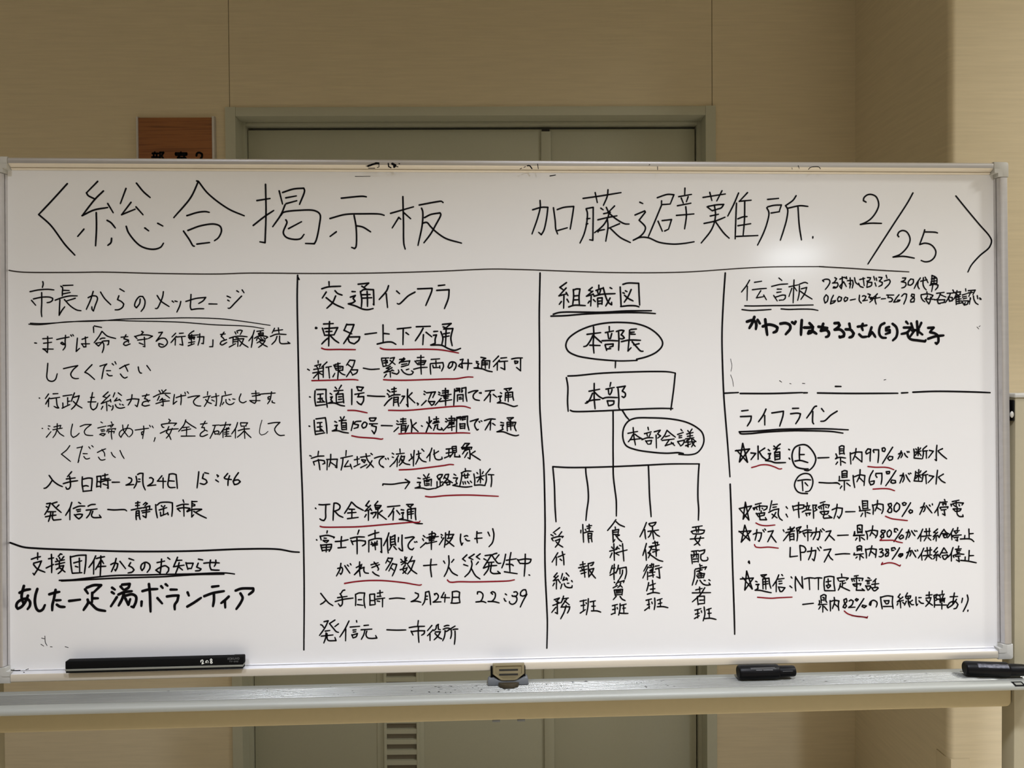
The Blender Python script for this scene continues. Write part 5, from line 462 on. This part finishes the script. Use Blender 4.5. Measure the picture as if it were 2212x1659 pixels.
('lifeline_writing','ink',-0.00032,'lifeline notices in black handwriting',[(2.86,'6027,748 6029,718;6030,750 6049,756 6062,751 6062,717;6036,735 6054,736;6038,724 6053,726;6007,703 6003,692;6003,690 6075,697;6049,691 6048,653;6057,683 6075,667;6091,731 6097,691 6097,665;6095,727 6132,733 6172,728 6169,698 6165,668;6139,754 6132,724 6117,680;6134,711 6167,685;6196,728 6216,731 6220,719 6202,706;6202,706 6222,701 6224,684 6206,672 6191,676;6262,726 6242,727 6246,714 6264,701 6259,679 6242,675 6237,688 6260,709 6264,722;6315,726 6308,738 6286,735 6288,717 6304,719;6346,736 6321,695 6290,653;6369,682 6369,692 6347,691 6338,678 6352,669 6367,680 6352,682;6400,700 6427,713 6431,693 6422,674;6423,734 6413,698 6395,658;6438,715 6453,689 6468,665;6462,714 6469,708;6480,718 6483,710;6528,730 6510,692 6486,658;6510,690 6514,643;6537,709 6588,717;6553,734 6557,683;6577,734 6574,684;6523,675 6588,680;6554,670 6536,644;6565,670 6589,650;6630,733 6603,703 6616,699;6632,705 6603,673;6601,673 6638,683;6625,673 6622,638;6612,664 6600,650;6634,677 6654,659;6679,730 6661,698 6643,668;6683,726 6705,693;6665,694 6700,693;6667,672 6678,648 6689,646 6709,671 6705,678 6674,674;6749,731 6731,684 6707,659;6736,692 6735,632;6792,741 6789,722;6767,718 6811,721;6776,705 6780,692 6798,696;6776,707 6805,709;6749,671 6755,658;6751,673 6789,683 6831,680;6767,666 6802,668;6789,664 6795,627 6773,640;6871,707 6866,634;6873,669 6904,670;6840,660 6839,635;6806,636 6859,630 6924,616')]),
('lifeline_writing','ink',-0.00032,'lifeline notices in black handwriting',[(2.86,'6027,675 6018,666')]),
('lifeline_writing','ink',-0.00032,'lifeline notices in black handwriting',[(2.83,'5153,873 5241,878 5169,797 5196,920 5232,808 5153,878;5258,853 5287,863 5319,862 5314,830 5301,801 5295,805;5285,886 5282,856 5271,810;5330,883 5339,868;5343,890 5350,881;5367,870 5406,876 5386,838 5364,796;5390,842 5408,816 5427,792;5480,881 5486,868;5514,883 5560,893;5532,901 5534,865;5499,861 5564,873;5562,899 5529,861 5481,802;5527,850 5529,801;5529,848 5558,852 5559,807;5533,831 5555,835;5531,810 5557,811;5580,892 5586,843 5581,800;5577,892 5612,902 5590,873 5612,864 5597,856;5621,868 5651,878 5690,875;5627,857 5642,829;5629,853 5664,861 5699,858 5684,831;5662,872 5662,799;5699,858 5751,864 5749,832 5738,804 5729,809;5725,892 5721,849 5701,807;5756,877 5767,861;5771,885 5786,872;5797,863 5834,869 5817,835 5790,797;5821,837 5843,817 5860,800')]),
('lifeline_writing','ink',-0.00032,'lifeline notices in black handwriting',[(2.85,'5658,910 5659,891')]),
('lifeline_writing','ink',-0.00032,'lifeline notices in black handwriting',[(2.86,'5884,834 5963,836')]),
('lifeline_writing','ink',-0.00032,'lifeline notices in black handwriting',[(2.85,'5531,752 5528,684 5584,689;5602,764 5606,706 5608,657;5602,766 5633,757 5646,735 5637,718 5609,715;5657,720 5720,728 5715,687 5706,653 5693,666;5689,749 5685,709 5665,660;5733,747 5748,725;5753,753 5761,744;5781,729 5833,736 5811,694 5782,641;5813,698 5828,672 5846,656;5866,695 5925,700 5973,698')]),
('lifeline_writing','ink',-0.00032,'lifeline notices in black handwriting',[(2.84,'5225,659 5220,651 5229,642 5227,657')]),
('lifeline_writing','ink',-0.00032,'lifeline notices in black handwriting',[(2.83,'5161,530 5256,535 5192,449 5207,587 5247,456 5176,542;5312,555 5353,558 5332,544;5319,546 5345,533;5273,511 5284,506;5275,487 5297,489 5288,476 5290,459 5268,447;5268,447 5309,444 5344,435 5387,426;5325,527 5327,454;5325,527 5371,532 5375,492 5385,458;5329,505 5362,509;5329,488 5364,492;5345,531 5348,452;5444,554 5427,516 5398,474;5425,508 5424,433;5435,523 5483,528;5444,508 5466,509;5446,490 5468,492;5442,465 5452,435 5465,433 5489,460 5439,467;5568,539 5565,480 5569,435;5570,533 5596,492 5622,453;5616,538 5618,496 5622,455;5633,521 5666,529 5705,526;5668,523 5672,443;5709,524 5735,528 5764,525;5738,523 5737,442;5783,531 5779,484 5783,433;5786,531 5823,537 5853,532 5853,483 5861,431;5785,433 5861,431;5794,497 5831,502;5810,518 5811,475;5796,471 5809,451 5827,466 5824,475 5796,471;5910,552 5912,533;5879,523 5888,503;5882,523 5919,526 5960,521 5945,507;5897,499 5932,503;5916,499 5916,464;5918,481 5940,487;5901,482 5896,456 5885,435;5896,465 5931,447 5970,429;6006,535 6035,539;5984,517 5991,497;5986,514 6024,520 6070,517 6063,500;6022,527 6021,492;6002,506 6006,497;6041,505 6045,500;5995,476 6006,463 6023,462;5997,476 6054,479 6049,466;6023,488 6023,454 6019,432 6080,429 6062,442;6091,500 6133,503;6102,490 6118,490;6102,477 6118,478;6089,464 6106,429;6091,460 6126,461 6122,444 6106,429;6168,512 6144,489;6135,472 6188,477;6162,499 6159,452;6133,450 6150,426 6161,426 6183,443 6179,449 6137,446')]),
('lifeline_writing','ink',-0.00032,'lifeline notices in black handwriting',[(2.84,'5466,556 5473,548')]),
('lifeline_writing','ink',-0.00032,'lifeline notices in black handwriting',[(2.85,'5535,538 5542,529')]),
('lifeline_writing','ink',-0.00032,'lifeline notices in black handwriting',[(2.85,'5526,472 5541,459')]),
('lifeline_writing','ink',-0.00032,'lifeline notices in black handwriting',[(2.85,'5620,336 5699,343')]),
('lifeline_writing','ink',-0.00032,'lifeline notices in black handwriting',[(2.85,'5754,395 5758,343;5756,395 5778,405 5793,398 5791,360 5799,347;5769,384 5778,382 5778,360;5760,365 5769,365;5743,361 5745,344 5736,331;5738,331 5799,334;5769,328 5768,277;5751,318 5738,299;5779,317 5803,289;5823,359 5825,316 5825,284;5826,353 5856,361 5889,356 5884,324 5888,287;5854,382 5856,350 5840,301;5858,333 5882,311;5944,372 5926,364 5930,344 5945,318 5934,304 5919,310 5930,331 5948,352 5944,372;5965,354 5979,363 5996,352 5987,326 5961,307;5961,307 6009,308;6020,370 6011,362 6022,353 6033,364 6020,370;6075,369 6048,329 6017,283;6066,322 6061,312 6079,303 6094,315 6066,322;6132,350 6125,320 6116,324 6121,341 6147,356 6173,340 6173,323 6166,306;6200,378 6204,340 6212,292;6202,376 6248,386 6292,381 6288,338 6294,293;6226,352 6241,328;6228,350 6263,351 6257,330 6243,327;6221,309 6287,308;6347,397 6332,376 6345,367;6367,375 6327,344;6325,341 6371,351;6347,345 6351,296;6329,329 6323,316;6367,336 6380,323;6402,404 6389,383;6387,379 6393,362;6389,379 6427,382 6420,365 6396,362;6407,370 6408,335 6419,301;6393,344 6380,315;6439,350 6417,335;6415,340 6433,318 6448,318;6466,373 6466,334 6470,311 6479,321;6488,368 6506,368;6488,345 6503,329 6523,325;6543,384 6588,388;6566,408 6565,367;6541,363 6579,366 6565,332 6538,303;6543,350 6565,328 6591,310;6601,383 6605,349 6604,295;6601,381 6625,389 6614,366 6627,353 6614,344;6665,414 6663,395;6632,383 6680,390;6645,378 6649,365;6672,382 6665,365;6627,353 6685,360;6645,348 6649,326;6645,348 6680,352 6678,330;6649,337 6678,341;6609,312 6697,310;6660,326 6660,281;6724,370 6780,371;6756,397 6749,359 6742,312;6771,350 6742,312 6706,289 6700,299 6724,329 6764,333 6782,311 6768,285 6750,281;6817,357 6810,325;6853,380 6859,348 6843,301 6821,260;6857,268 6856,260')]),
('lifeline_writing','ink',-0.00032,'lifeline notices in black handwriting',[(2.87,'6107,522 6122,515')]),
('ruled_line','ink_thin',-0.00022,'ruled black divider line',[(2.24,'7,2777 38,2771 107,2764 441,2762 647,2764 1029,2754 1442,2750 1652,2756 2082,2753 2506,2755 2999,2768 3363,2783 3562,2780 4261,2757 4765,2760 5170,2786 5376,2796 5798,2799')]),
('ruled_line','ink_thin',-0.00022,'ruled black divider line',[(2.4,'5764,2799 6002,2786 6217,2772 6436,2760')]),
('ruled_line','ink',-0.00022,'ruled black divider line',[(3.17,'1996,2740 1992,2592 1995,2264 2002,1804 2012,1411 2020,1148 2027,561 2022,87')]),
('ruled_line','ink',-0.00022,'ruled black divider line',[(3.17,'1996,2730 2007,2710')]),
('ruled_line','ink',-0.00022,'ruled black divider line',[(3.24,'3719,2754 3711,2455 3711,2205 3710,1789 3717,1653 3725,1520 3734,1390 3739,1207 3741,938 3738,758 3740,579 3749,353 3752,243 3747,60')]),
('ruled_line','ink',-0.00022,'ruled black divider line',[(3.29,'5068,2753 5052,2544 5040,2299 5043,2056 5049,1875 5055,1777 5075,1508 5090,1273')]),
('ruled_line','ink',-0.00022,'ruled black divider line',[(3.29,'5091,1219 5098,970 5102,701 5113,264 5115,130')]),
('ruled_line','ink',-0.00022,'ruled black divider line',[(3.29,'5055,1880 5157,1884')]),
('ruled_line','ink',-0.00022,'ruled black divider line',[(3.29,'5171,1877 5408,1875 5631,1880')]),
('ruled_line','ink',-0.00022,'ruled black divider line',[(3.31,'5640,1878 5668,1878')]),
('ruled_line','ink',-0.00022,'ruled black divider line',[(3.32,'5743,1876 5968,1871 6344,1869')]),
('ruled_line','ink',-0.00022,'ruled black divider line',[(3.34,'6372,1871 6419,1873')]),
('ruled_line','ink',-0.00022,'ruled black divider line',[(3.35,'6457,1876 6628,1881 6913,1874 7041,1868')]),
('ruled_line','ink',-0.00022,'ruled black divider line',[(3.43,'5,879 91,848 184,837 466,821 797,805 1225,800 1609,808 1849,802 1946,783 1994,779')]),
('ink_smudge','ink',-0.00018,'faint leftover ink marks',[(1.01,'5102,2129 5111,2080 5104,2038')]),
('ink_smudge','ink',-0.00018,'faint leftover ink marks',[(1.01,'5101,2013 5116,1971 5121,1928')]),
('ink_smudge','ink',-0.00018,'faint leftover ink marks',[(1.47,'5462,1968 5478,1957')]),
('ink_smudge','ink',-0.00018,'faint leftover ink marks',[(1.47,'5632,1947 5650,1946')]),
('ink_smudge','ink',-0.00018,'faint leftover ink marks',[(1.47,'5538,1947 5548,1944')]),
('ink_smudge','ink',-0.00018,'faint leftover ink marks',[(1.48,'6241,1967 6255,1970')]),
('ink_smudge','ink',-0.00018,'faint leftover ink marks',[(3.32,'5877,1923 5919,1922')]),
('ink_smudge','ink',-0.00018,'faint leftover ink marks',[(1.2,'214,211 233,206;236,225 239,181 251,157;209,168 228,155')]),
('ink_smudge','ink',-0.00018,'faint leftover ink marks',[(1.21,'273,149 286,147')]),
('ink_smudge','ink',-0.00018,'faint leftover ink marks',[(1.21,'373,147 395,141')]),
('ink_smudge','ink',-0.00018,'faint leftover ink marks',[(1.06,'2405,3443 2512,3444')]),
('ink_smudge','ink',-0.00018,'faint leftover ink marks',[(1.8,'3796,3453 3836,3460')]),
]
RAIL_MARKS = [(3.4, '2504,3502 2527,3510;2530,3512 2562,3522;2559,3523 2578,3522'), (1.2, '2491,3502 2504,3502;2580,3527 2581,3497;2507,3487 2552,3487;2580,3496 2568,3492'), (2.2, '2646,3522 2649,3499;2649,3499 2665,3491'), (4.5, '2675,3519 2695,3508 2688,3498'), (1.6, '2721,3521 2726,3519;2704,3500 2714,3498'), (1.2, '3577,3487 3589,3492;3605,3498 3617,3504;3703,3523 3704,3511 3708,3488;4565,3508 4565,3487;4504,3520 4509,3524'), (2.2, '3630,3510 3645,3511 3662,3490'), (1, '5546,3505 5547,3495;5592,3522 5599,3500'), (1.3, '5667,3495 5683,3509 5744,3512 5755,3499'), (1.6, '37,12 72,8 98,8'), (1.2, '137,12 154,17;120,-5 127,-6')]
for name, mk, yoff, label, chunks in INK:
    bm = bmesh.new()
    for w, s in chunks:
        for st in parse(s): ribbon(bm, [(a*0.00025, b*0.00025) for a, b in st], w*0.001, yoff)
    obj(name, bm, M[mk], panel, smooth=False, label=label)
for w, s in RAIL_MARKS:
    for st in parse(s):
        bm = bmesh.new(); ribbon(bm, [(a*0.00025, b*0.00025) for a, b in st], w*0.001, -0.0134, 1.0)
        obj('ink_smear', bm, M['ink'], wb, BL, smooth=False, label='black ink smear on the aluminium rail')

# posts, pivots, beam, tray, feet
PXI, PWID, PY0, PY1, PTOP = 0.9155, 0.050, -0.002, 0.032, 1.3835
for s in (-1, 1):
    xa, xb = sorted((s*PXI, s*(PXI+PWID)))
    obj('post', box(xa, xb, PY0, PY1, 0.10, PTOP-0.006, 0.0015), M['stand'], wb)
    obj('post_cap', box(xa-(0.003), xb+0.003, PY0-0.003, PY1+0.003, PTOP-0.006, PTOP+0.002, 0.0022, 3), M['dkgrey' if 0 else 'cap'], wb)
    # pivot between post and board
    bm = bmesh.new(); zz = 1.345
    xo, xi = s*PXI, s*(PW/2+0.0198)
    add_lathe(bm, [(min(xo, xi), 0.009), (max(xo, xi), 0.009)], 20, lambda t, a, b: (t, 0.013+a, zz+b))
    add_box(bm, min(xo, xo-s*0.004), max(xo, xo-s*0.004), -0.001, 0.026, zz-0.010, PTOP-0.010, 0.0012)
    obj('pivot', bm, M['black'], wb, label='black pivot fitting')
    obj('pivot_knob', lathe([(0, 0.0015), (0.001, 0.0045), (0.004, 0.006), (0.006, 0.0045), (0.007, 0.0015)], 16, lambda t, a, b: (s*PXI - s*0.0035 - s*0.0035 + a*0.6, -0.0005-t*0.6, zz+0.002+b)), M['cap'], wb)
    # foot with two castors
    bm = bmesh.new(); add_box(bm, s*(PXI+PWID/2)-0.02, s*(PXI+PWID/2)+0.02, -0.27, 0.27, 0.075, 0.115, 0.006, 3)
    ft = obj('foot', bm, M['stand'], wb)
    for yy in (-0.245, 0.245):
        cx = s*(PXI+PWID/2)
        bm = bmesh.new()
        add_lathe(bm, [(-0.011, 0.02), (-0.009, 0.025), (0.009, 0.025), (0.011, 0.02)], 22, lambda t, a, b: (cx+t, yy+0.012+a, 0.025+b))
        add_lathe(bm, [(0.05, 0.006), (0.076, 0.006)], 12, lambda t, a, b: (cx+a, yy+b, t))
        add_box(bm, cx-0.016, cx+0.016, yy-0.012, yy+0.026, 0.042, 0.056, 0.003)
        obj('castor', bm, M['rubber'], ft)
BZ = 0.8085
hx, rr = 0.9140, 0.010
bo = [(hx, BZ+0.0325), (-hx, BZ+0.0325)]
for i in range(7):
    a = PI + PI/2*i/6; bo.append((-hx+rr+rr*math.cos(a), BZ-0.003+rr+rr*math.sin(a)))
for i in range(7):
    a = 1.5*PI + PI/2*i/6; bo.append((hx-rr+rr*math.cos(a), BZ-0.003+rr+rr*math.sin(a)))
bm = prism(bo, 0.002, 0.026, lambda p, q, t: (p, t, q))
bevel(bm, [e for e in bm.edges if all(v.co.y < 0.0021 for v in e.verts)], 0.004, 3)
for sx in (-1, 1): add_box(bm, min(sx*0.88, sx*0.9152), max(sx*0.88, sx*0.9152), 0.014, 0.024, BZ+0.004, BZ+0.028)
obj('beam', bm, M['beam'], wb, label='beige crossbeam under the tray')
obj('beam', box(-0.9145, 0.9145, 0.002, 0.028, 0.16, 0.20, 0.003), M['stand'], wb)
# tray
TZ = 0.8805; tp = [(0.0, TZ-0.012), (0.0, TZ+0.0005)]
y = -0.013; nr = 8; pw = 0.0047
tp.append((-0.0115, TZ))
for i in range(nr):
    tp.append((y - pw*i, TZ-0.0022))
    for k in range(5):
        u = k/4; tp.append((y - pw*(i+0.20+0.66*u), TZ - 0.0004 + 0.0010*math.sin(PI*u)))
ye = y - pw*nr
tp += [(ye-0.0004, TZ-0.0030), (ye-0.0022, TZ-0.0032), (ye-0.0028, TZ-0.0012)]
for i in range(9):
    a = PI/2*(1 - i/8)*1.15 - 0.12; tp.append((ye-0.004-0.0120*math.cos(a), TZ-0.0100+0.0096*math.sin(a)))
tp += [(ye-0.0150, TZ-0.0130), (ye-0.010, TZ-0.0125)]
tray = obj('tray', prism(tp, -0.957, 0.957, lambda p, q, t: (t, p-0.0035, q)), [M['tray'], M['tray_rib']], wb, label='ribbed aluminium pen tray')
for f in tray.data.polygons:
    if ye-0.0036 < f.center.y < -0.0165 and f.normal.z > 0.2: f.material_index = 1
for s in (-1, 1):
    xa, xb = sorted((s*0.957, s*0.9605))
    obj('tray_end', box(xa, xb, ye-0.019, -0.003, TZ-0.013, TZ+0.002, 0.0014), M['cap'], tray)
# small black maker's plate on the lip
def lip_patch(name, x0, x1, a0, a1, skew, lift, m, **k):
    bm = bmesh.new(); n = 6; rows = []
    for i in range(n+1):
        a = math.radians(a0 + (a1-a0)*i/n); sk = skew*(1 - i/n)
        yy = ye - 0.0075 - (0.0120+lift)*math.cos(a); zz = TZ - 0.0100 + (0.0096+lift)*math.sin(a)
        rows.append([bm.verts.new((x0+sk, yy, zz)), bm.verts.new((x1+sk, yy, zz))])
    for A, B in zip(rows, rows[1:]): bm.faces.new((A[0], A[1], B[1], B[0]))
    bmesh.ops.recalc_face_normals(bm, faces=bm.faces[:])
    obj(name, bm, m, tray, **k)
lip_patch('tag_plate', 0.8645, 0.8840, 22, 70, 0.0035, 0.0004, M['black_matte'], label='small black plate on the lip of the tray')
lip_patch('tag_bar', 0.8690, 0.8815, 36, 58, 0.0015, 0.0006, M['strip'])
# scuffs of dried ink in the ribs
bm = bmesh.new()
import random
rnd = random.Random(5)
spots = [(-0.55, 3), (-0.42, 3), (-0.30, 6), (-0.13, 16), (-0.06, 12), (0.06, 5), (0.13, 12), (0.26, 8), (0.50, 5), (0.62, 4), (0.72, 3)]
for cx, n in spots:
    for k in range(n):
        x = cx + rnd.gauss(0, 0.05); i = rnd.randrange(0, nr); yy = y - pw*(i+0.5) - 0.0035 + rnd.uniform(-.002, .002); L = rnd.uniform(0.0006, 0.0035); ww = rnd.uniform(0.0004, 0.0013)
        zt = TZ + 0.0010
        vs = [bm.verts.new(p) for p in ((x-L, yy, zt), (x+L*0.2, yy-ww, zt), (x+L, yy-ww*0.2, zt), (x, yy+ww, zt))]
        bm.faces.new(vs)
obj('ink_specks', bm, M['ink'], tray, smooth=False, label='specks of dried black ink', kind='stuff')
# latch that locks the board to the tray
lx0, lx1 = -0.0463, 0.0095
lc = (lx0+lx1)/2; hw = (lx1-lx0)/2
LZ0, LZ1 = 0.8905, 0.9195
LY = -0.024
bm = bmesh.new()
O = [(-hw, LZ1-0.001), (-hw+0.001, LZ1), (hw-0.001, LZ1), (hw, LZ1-0.001), (hw, LZ0+0.011), (hw-0.013, LZ0+0.0008), (hw-0.017, LZ0), (-hw+0.017, LZ0), (-hw+0.013, LZ0+0.0008), (-hw, LZ0+0.011)]
add_prism(bm, O, LY-0.006, LY, lambda p, q, t: (lc+p, t, q))
bevel(bm, [e for e in bm.edges if all(v.co.y < LY-0.0055 for v in e.verts)], 0.0014, 2)
I_ = [(p*0.80, LZ0+0.0155+(q-LZ0-0.0155)*0.80) for p, q in O]
J_ = [(p*0.93, LZ0+0.0150+(q-LZ0-0.0150)*0.93) for p, q in O]
n = len(O)                                   # raised rim
A = [bm.verts.new((lc+p, LY-0.0061, q)) for p, q in I_]; B = [bm.verts.new((lc+p*1.04, LY-0.0076, q)) for p, q in I_]
Cc = [bm.verts.new((lc+p, LY-0.0076, q)) for p, q in J_]; Dd = [bm.verts.new((lc+p*1.02, LY-0.0061, q)) for p, q in J_]
for P_, Q_ in ((A, B), (B, Cc), (Cc, Dd)):
    for i in range(n): bm.faces.new((P_[i], P_[(i+1) % n], Q_[(i+1) % n], Q_[i]))
bmesh.ops.recalc_face_normals(bm, faces=bm.faces[:])
latch = obj('latch', bm, M['latch'], wb, label='beige plastic board latch')
bm = bmesh.new()
for zz in (LZ0+0.0180, LZ0+0.0100): add_box(bm, lc-0.0165, lc+0.0165, LY-0.0064, LY-0.0058, zz-0.0010, zz+0.0020)  # near-black boxes on the plate stand in for shade inside the slots
obj('grip_slot_shade', bm, M['door_dark'], latch)
bm = bmesh.new()
add_box(bm, lc-hw-0.0035, lc+hw+0.0020, LY+0.0005, LY+0.009, TZ+0.001, LZ1-0.008, 0.0004)
obj('latch_back', bm, M['black_matte'], latch)
bm = bmesh.new()
bpf = [(-hw-0.0085, 0), (-hw-0.0085, 0.008), (-hw-0.006, 0.011), (-hw+0.002, 0.013), (-hw+0.010, 0.009), (hw-0.010, 0.009), (hw, 0.013), (hw+0.005, 0.012), (hw+0.007, 0.008), (hw+0.007, 0)]
add_prism(bm, [(p, TZ+0.0012+q) for p, q in bpf], LY-0.0055, LY+0.010, lambda p, q, t: (lc+p, t, q))
bevel(bm, [e for e in bm.edges if all(v.co.y < LY-0.005 for v in e.verts)], 0.0012, 2)
obj('latch_base', bm, M['dkgrey'], latch, label='dark grey latch base')
bm = bmesh.new()
for xx in (-0.047, -0.002): add_box(bm, xx, xx+0.014, 0.004, 0.012, BZ-0.0070, BZ-0.0025, 0.0006)
kb = bmesh.new()
add_prism(kb, [(0.018*math.cos(a*PI/10), -0.006-0.013*math.sin(a*PI/10)) for a in range(11)], TZ+0.0014, TZ+0.0075, lambda p, q, t: (lc+p, LY+q, t))
bevel(kb, [e for e in kb.edges if all(v.co.z > TZ+0.007 for v in e.verts)], 0.002, 2)
obj('latch_lever', kb, M['brown'], latch, label='dark brown latch lever')
obj('beam_clip', bm, M['dkgrey'], wb)

# ---------------------------------------------------------------- eraser lying along the bottom rail
ex0, ex1 = 0.1050, 0.4062; eL = ex1-ex0
er = empty('whiteboard_eraser', Bm @ Matrix.Translation((ex0, -0.0150, 0.0008)) @ Matrix.Rotation(math.radians(-0.15), 4, 'Y'), category='eraser',
           label='long black whiteboard eraser on the bottom rail marked 208 in white')
EH, ED = 0.0185, 0.0135
body = box(0, eL, -ED/2-0.0006, ED/2, 0.0045, EH-0.0006, 0.0012, 3)
add_box(body, eL*0.935, eL, -ED/2-0.0008, ED/2, 0.0045, EH, 0.0016, 2)
obj('handle', body, M['black_matte'], er)
obj('felt', box(0.0006, eL-0.0008, -ED/2-0.0002, ED/2, -0.0024, 0.0010, 0.0008), M['black_matte'], er)
obj('grey_strip', box(0.0003, eL-0.0006, -ED/2-0.0010, ED/2, 0.0011, 0.0044, 0.0004), M['strip'], er, label='grey strip along the eraser')
for nm, mk, chunks in (('painted_number', 'white_ink', [(1.6, '229.46,11.46 229.60,13.84 232.17,14.87 233.23,12.67 231.28,7.94;231.28,7.94 234.27,8.95'), (1.5, '239.22,13.18 237.71,11.48 238.13,9.73 239.20,10.57'), (0.9, '238.36,12.98 240.50,13.80 241.99,12.03 241.54,9.22'), (1.5, '248.42,14.48 246.94,16.26 245.43,14.77 246.06,12.80 248.19,11.01 248.82,9.26 246.89,8.44 245.40,9.78 246.48,11.71 248.20,13.19')]), ('maker_print', 'grey_ink', [(0.55, '275.65,17.32 275.19,14.07;278.14,17.26 275.42,15.70;275.42,15.70 277.67,14.01;278.62,14.68 278.90,16.64 280.24,17.26 281.39,16.58 281.11,14.63 279.77,14.01 278.62,14.68;282.34,17.25 281.87,14.00;284.83,17.19 282.11,15.62;282.11,15.62 284.36,13.94;285.69,17.21 285.31,14.61 286.46,13.93 287.80,14.55 288.18,17.15;289.03,17.17 290.04,15.52;291.52,17.11 290.04,15.52;290.04,15.52 289.81,13.89;292.00,14.53 292.29,16.48 293.62,17.11 294.77,16.43 294.49,14.47 293.16,13.85 292.00,14.53'), (0.45, '278.25,11.83 279.88,11.79;279.07,11.81 278.76,9.86;280.91,11.80 281.57,10.80;282.54,11.76 281.57,10.80;281.57,10.80 281.42,9.83;283.58,10.79 284.88,10.76;286.17,11.34 287.04,11.72 287.78,11.21 285.92,9.78;285.92,9.78 287.55,9.75;288.80,10.14 288.99,11.31 289.70,11.69 290.29,11.28 290.11,10.11 289.40,9.73 288.80,10.14;291.49,11.28 292.36,11.65 293.10,11.15 291.24,9.72;291.24,9.72 292.87,9.68')])):
    bm = bmesh.new()
    for w, s in chunks:
        for st in parse(s): ribbon(bm, [(a*0.001, b*0.001) for a, b in st], w*0.001, -ED/2-0.0012, 0.9)
    obj(nm, bm, M[mk], er, smooth=False)

# ---------------------------------------------------------------- marker pens on the tray
def marker(label, x, y, yaw, L1, L2, r1, r2, band, roll=0):
    Mw = Sm @ Matrix.Translation((x, y, TZ+0.0012)) @ Matrix.Rotation(yaw, 4, 'Z')
    o = empty('marker_pen', Mw, category='marker', label=label, group='black markers on the tray')
    flat = lambda t, a, b: (t, a*1.0, r1 + b)
    bm = bmesh.new()
    prof = [(0, r1*0.78), (0.0015, r1*0.93), (0.004, r1), (L1-0.004, r1), (L1-0.001, r1*0.90), (L1, r2*1.02)]
    add_lathe(bm, prof, 40, flat)
    obj('barrel', bm, M['black'], o)
    bm = bmesh.new()
    add_lathe(bm, [(L1-0.0005, r2*0.97), (L1+0.002, r2), (L1+L2-0.004, r2*0.98), (L1+L2-0.0012, r2*0.90), (L1+L2, r2*0.72)], 40, flat)
    bar = obj('cap', bm, M['black'], o)
    def wrap(name, t0, t1, a0, a1, m, dr=0.00025, r=r1):
        bm = bmesh.new(); n = 10; V = []
        for t in (t0, t1):
            V.append([bm.verts.new((t, (r+dr)*math.cos(a0+(a1-a0)*i/n), r1+(r+dr)*math.sin(a0+(a1-a0)*i/n))) for i in range(n+1)])
        for i in range(n): bm.faces.new((V[0][i], V[0][i+1], V[1][i+1], V[1][i]))
        bmesh.ops.recalc_face_normals(bm, faces=bm.faces[:])
        obj(name, bm, m, o)
    D = math.radians
    if band:
        wrap('label_band', 0.019, L1-0.004, D(118), D(152), M['print_band'])
    else:
        wrap('print_line', 0.020, L1-0.010, D(128), D(131), M['grey_ink']); wrap('print_line', 0.020, L1-0.008, D(137), D(139), M['grey_ink'])
        wrap('print_line', 0.029, 0.040, D(145), D(149), M['grey_ink']); wrap('print_line', 0.0415, 0.059, D(145), D(149), M['grey_ink'])
        wrap('print_line', L1+0.004, L1+0.022, D(158), D(161), M['grey_ink'], r=r2)
    return o
marker('plain black marker pen on the tray, left of the silver-labelled one', 0.3895, -0.0285, 0.0, 0.0735, 0.0295, 0.0128, 0.0098, False)
marker('black marker pen with a worn silver label at the right end of the tray', 0.7990, -0.0350, math.radians(-8.5), 0.0745, 0.0290, 0.0128, 0.0105, True)
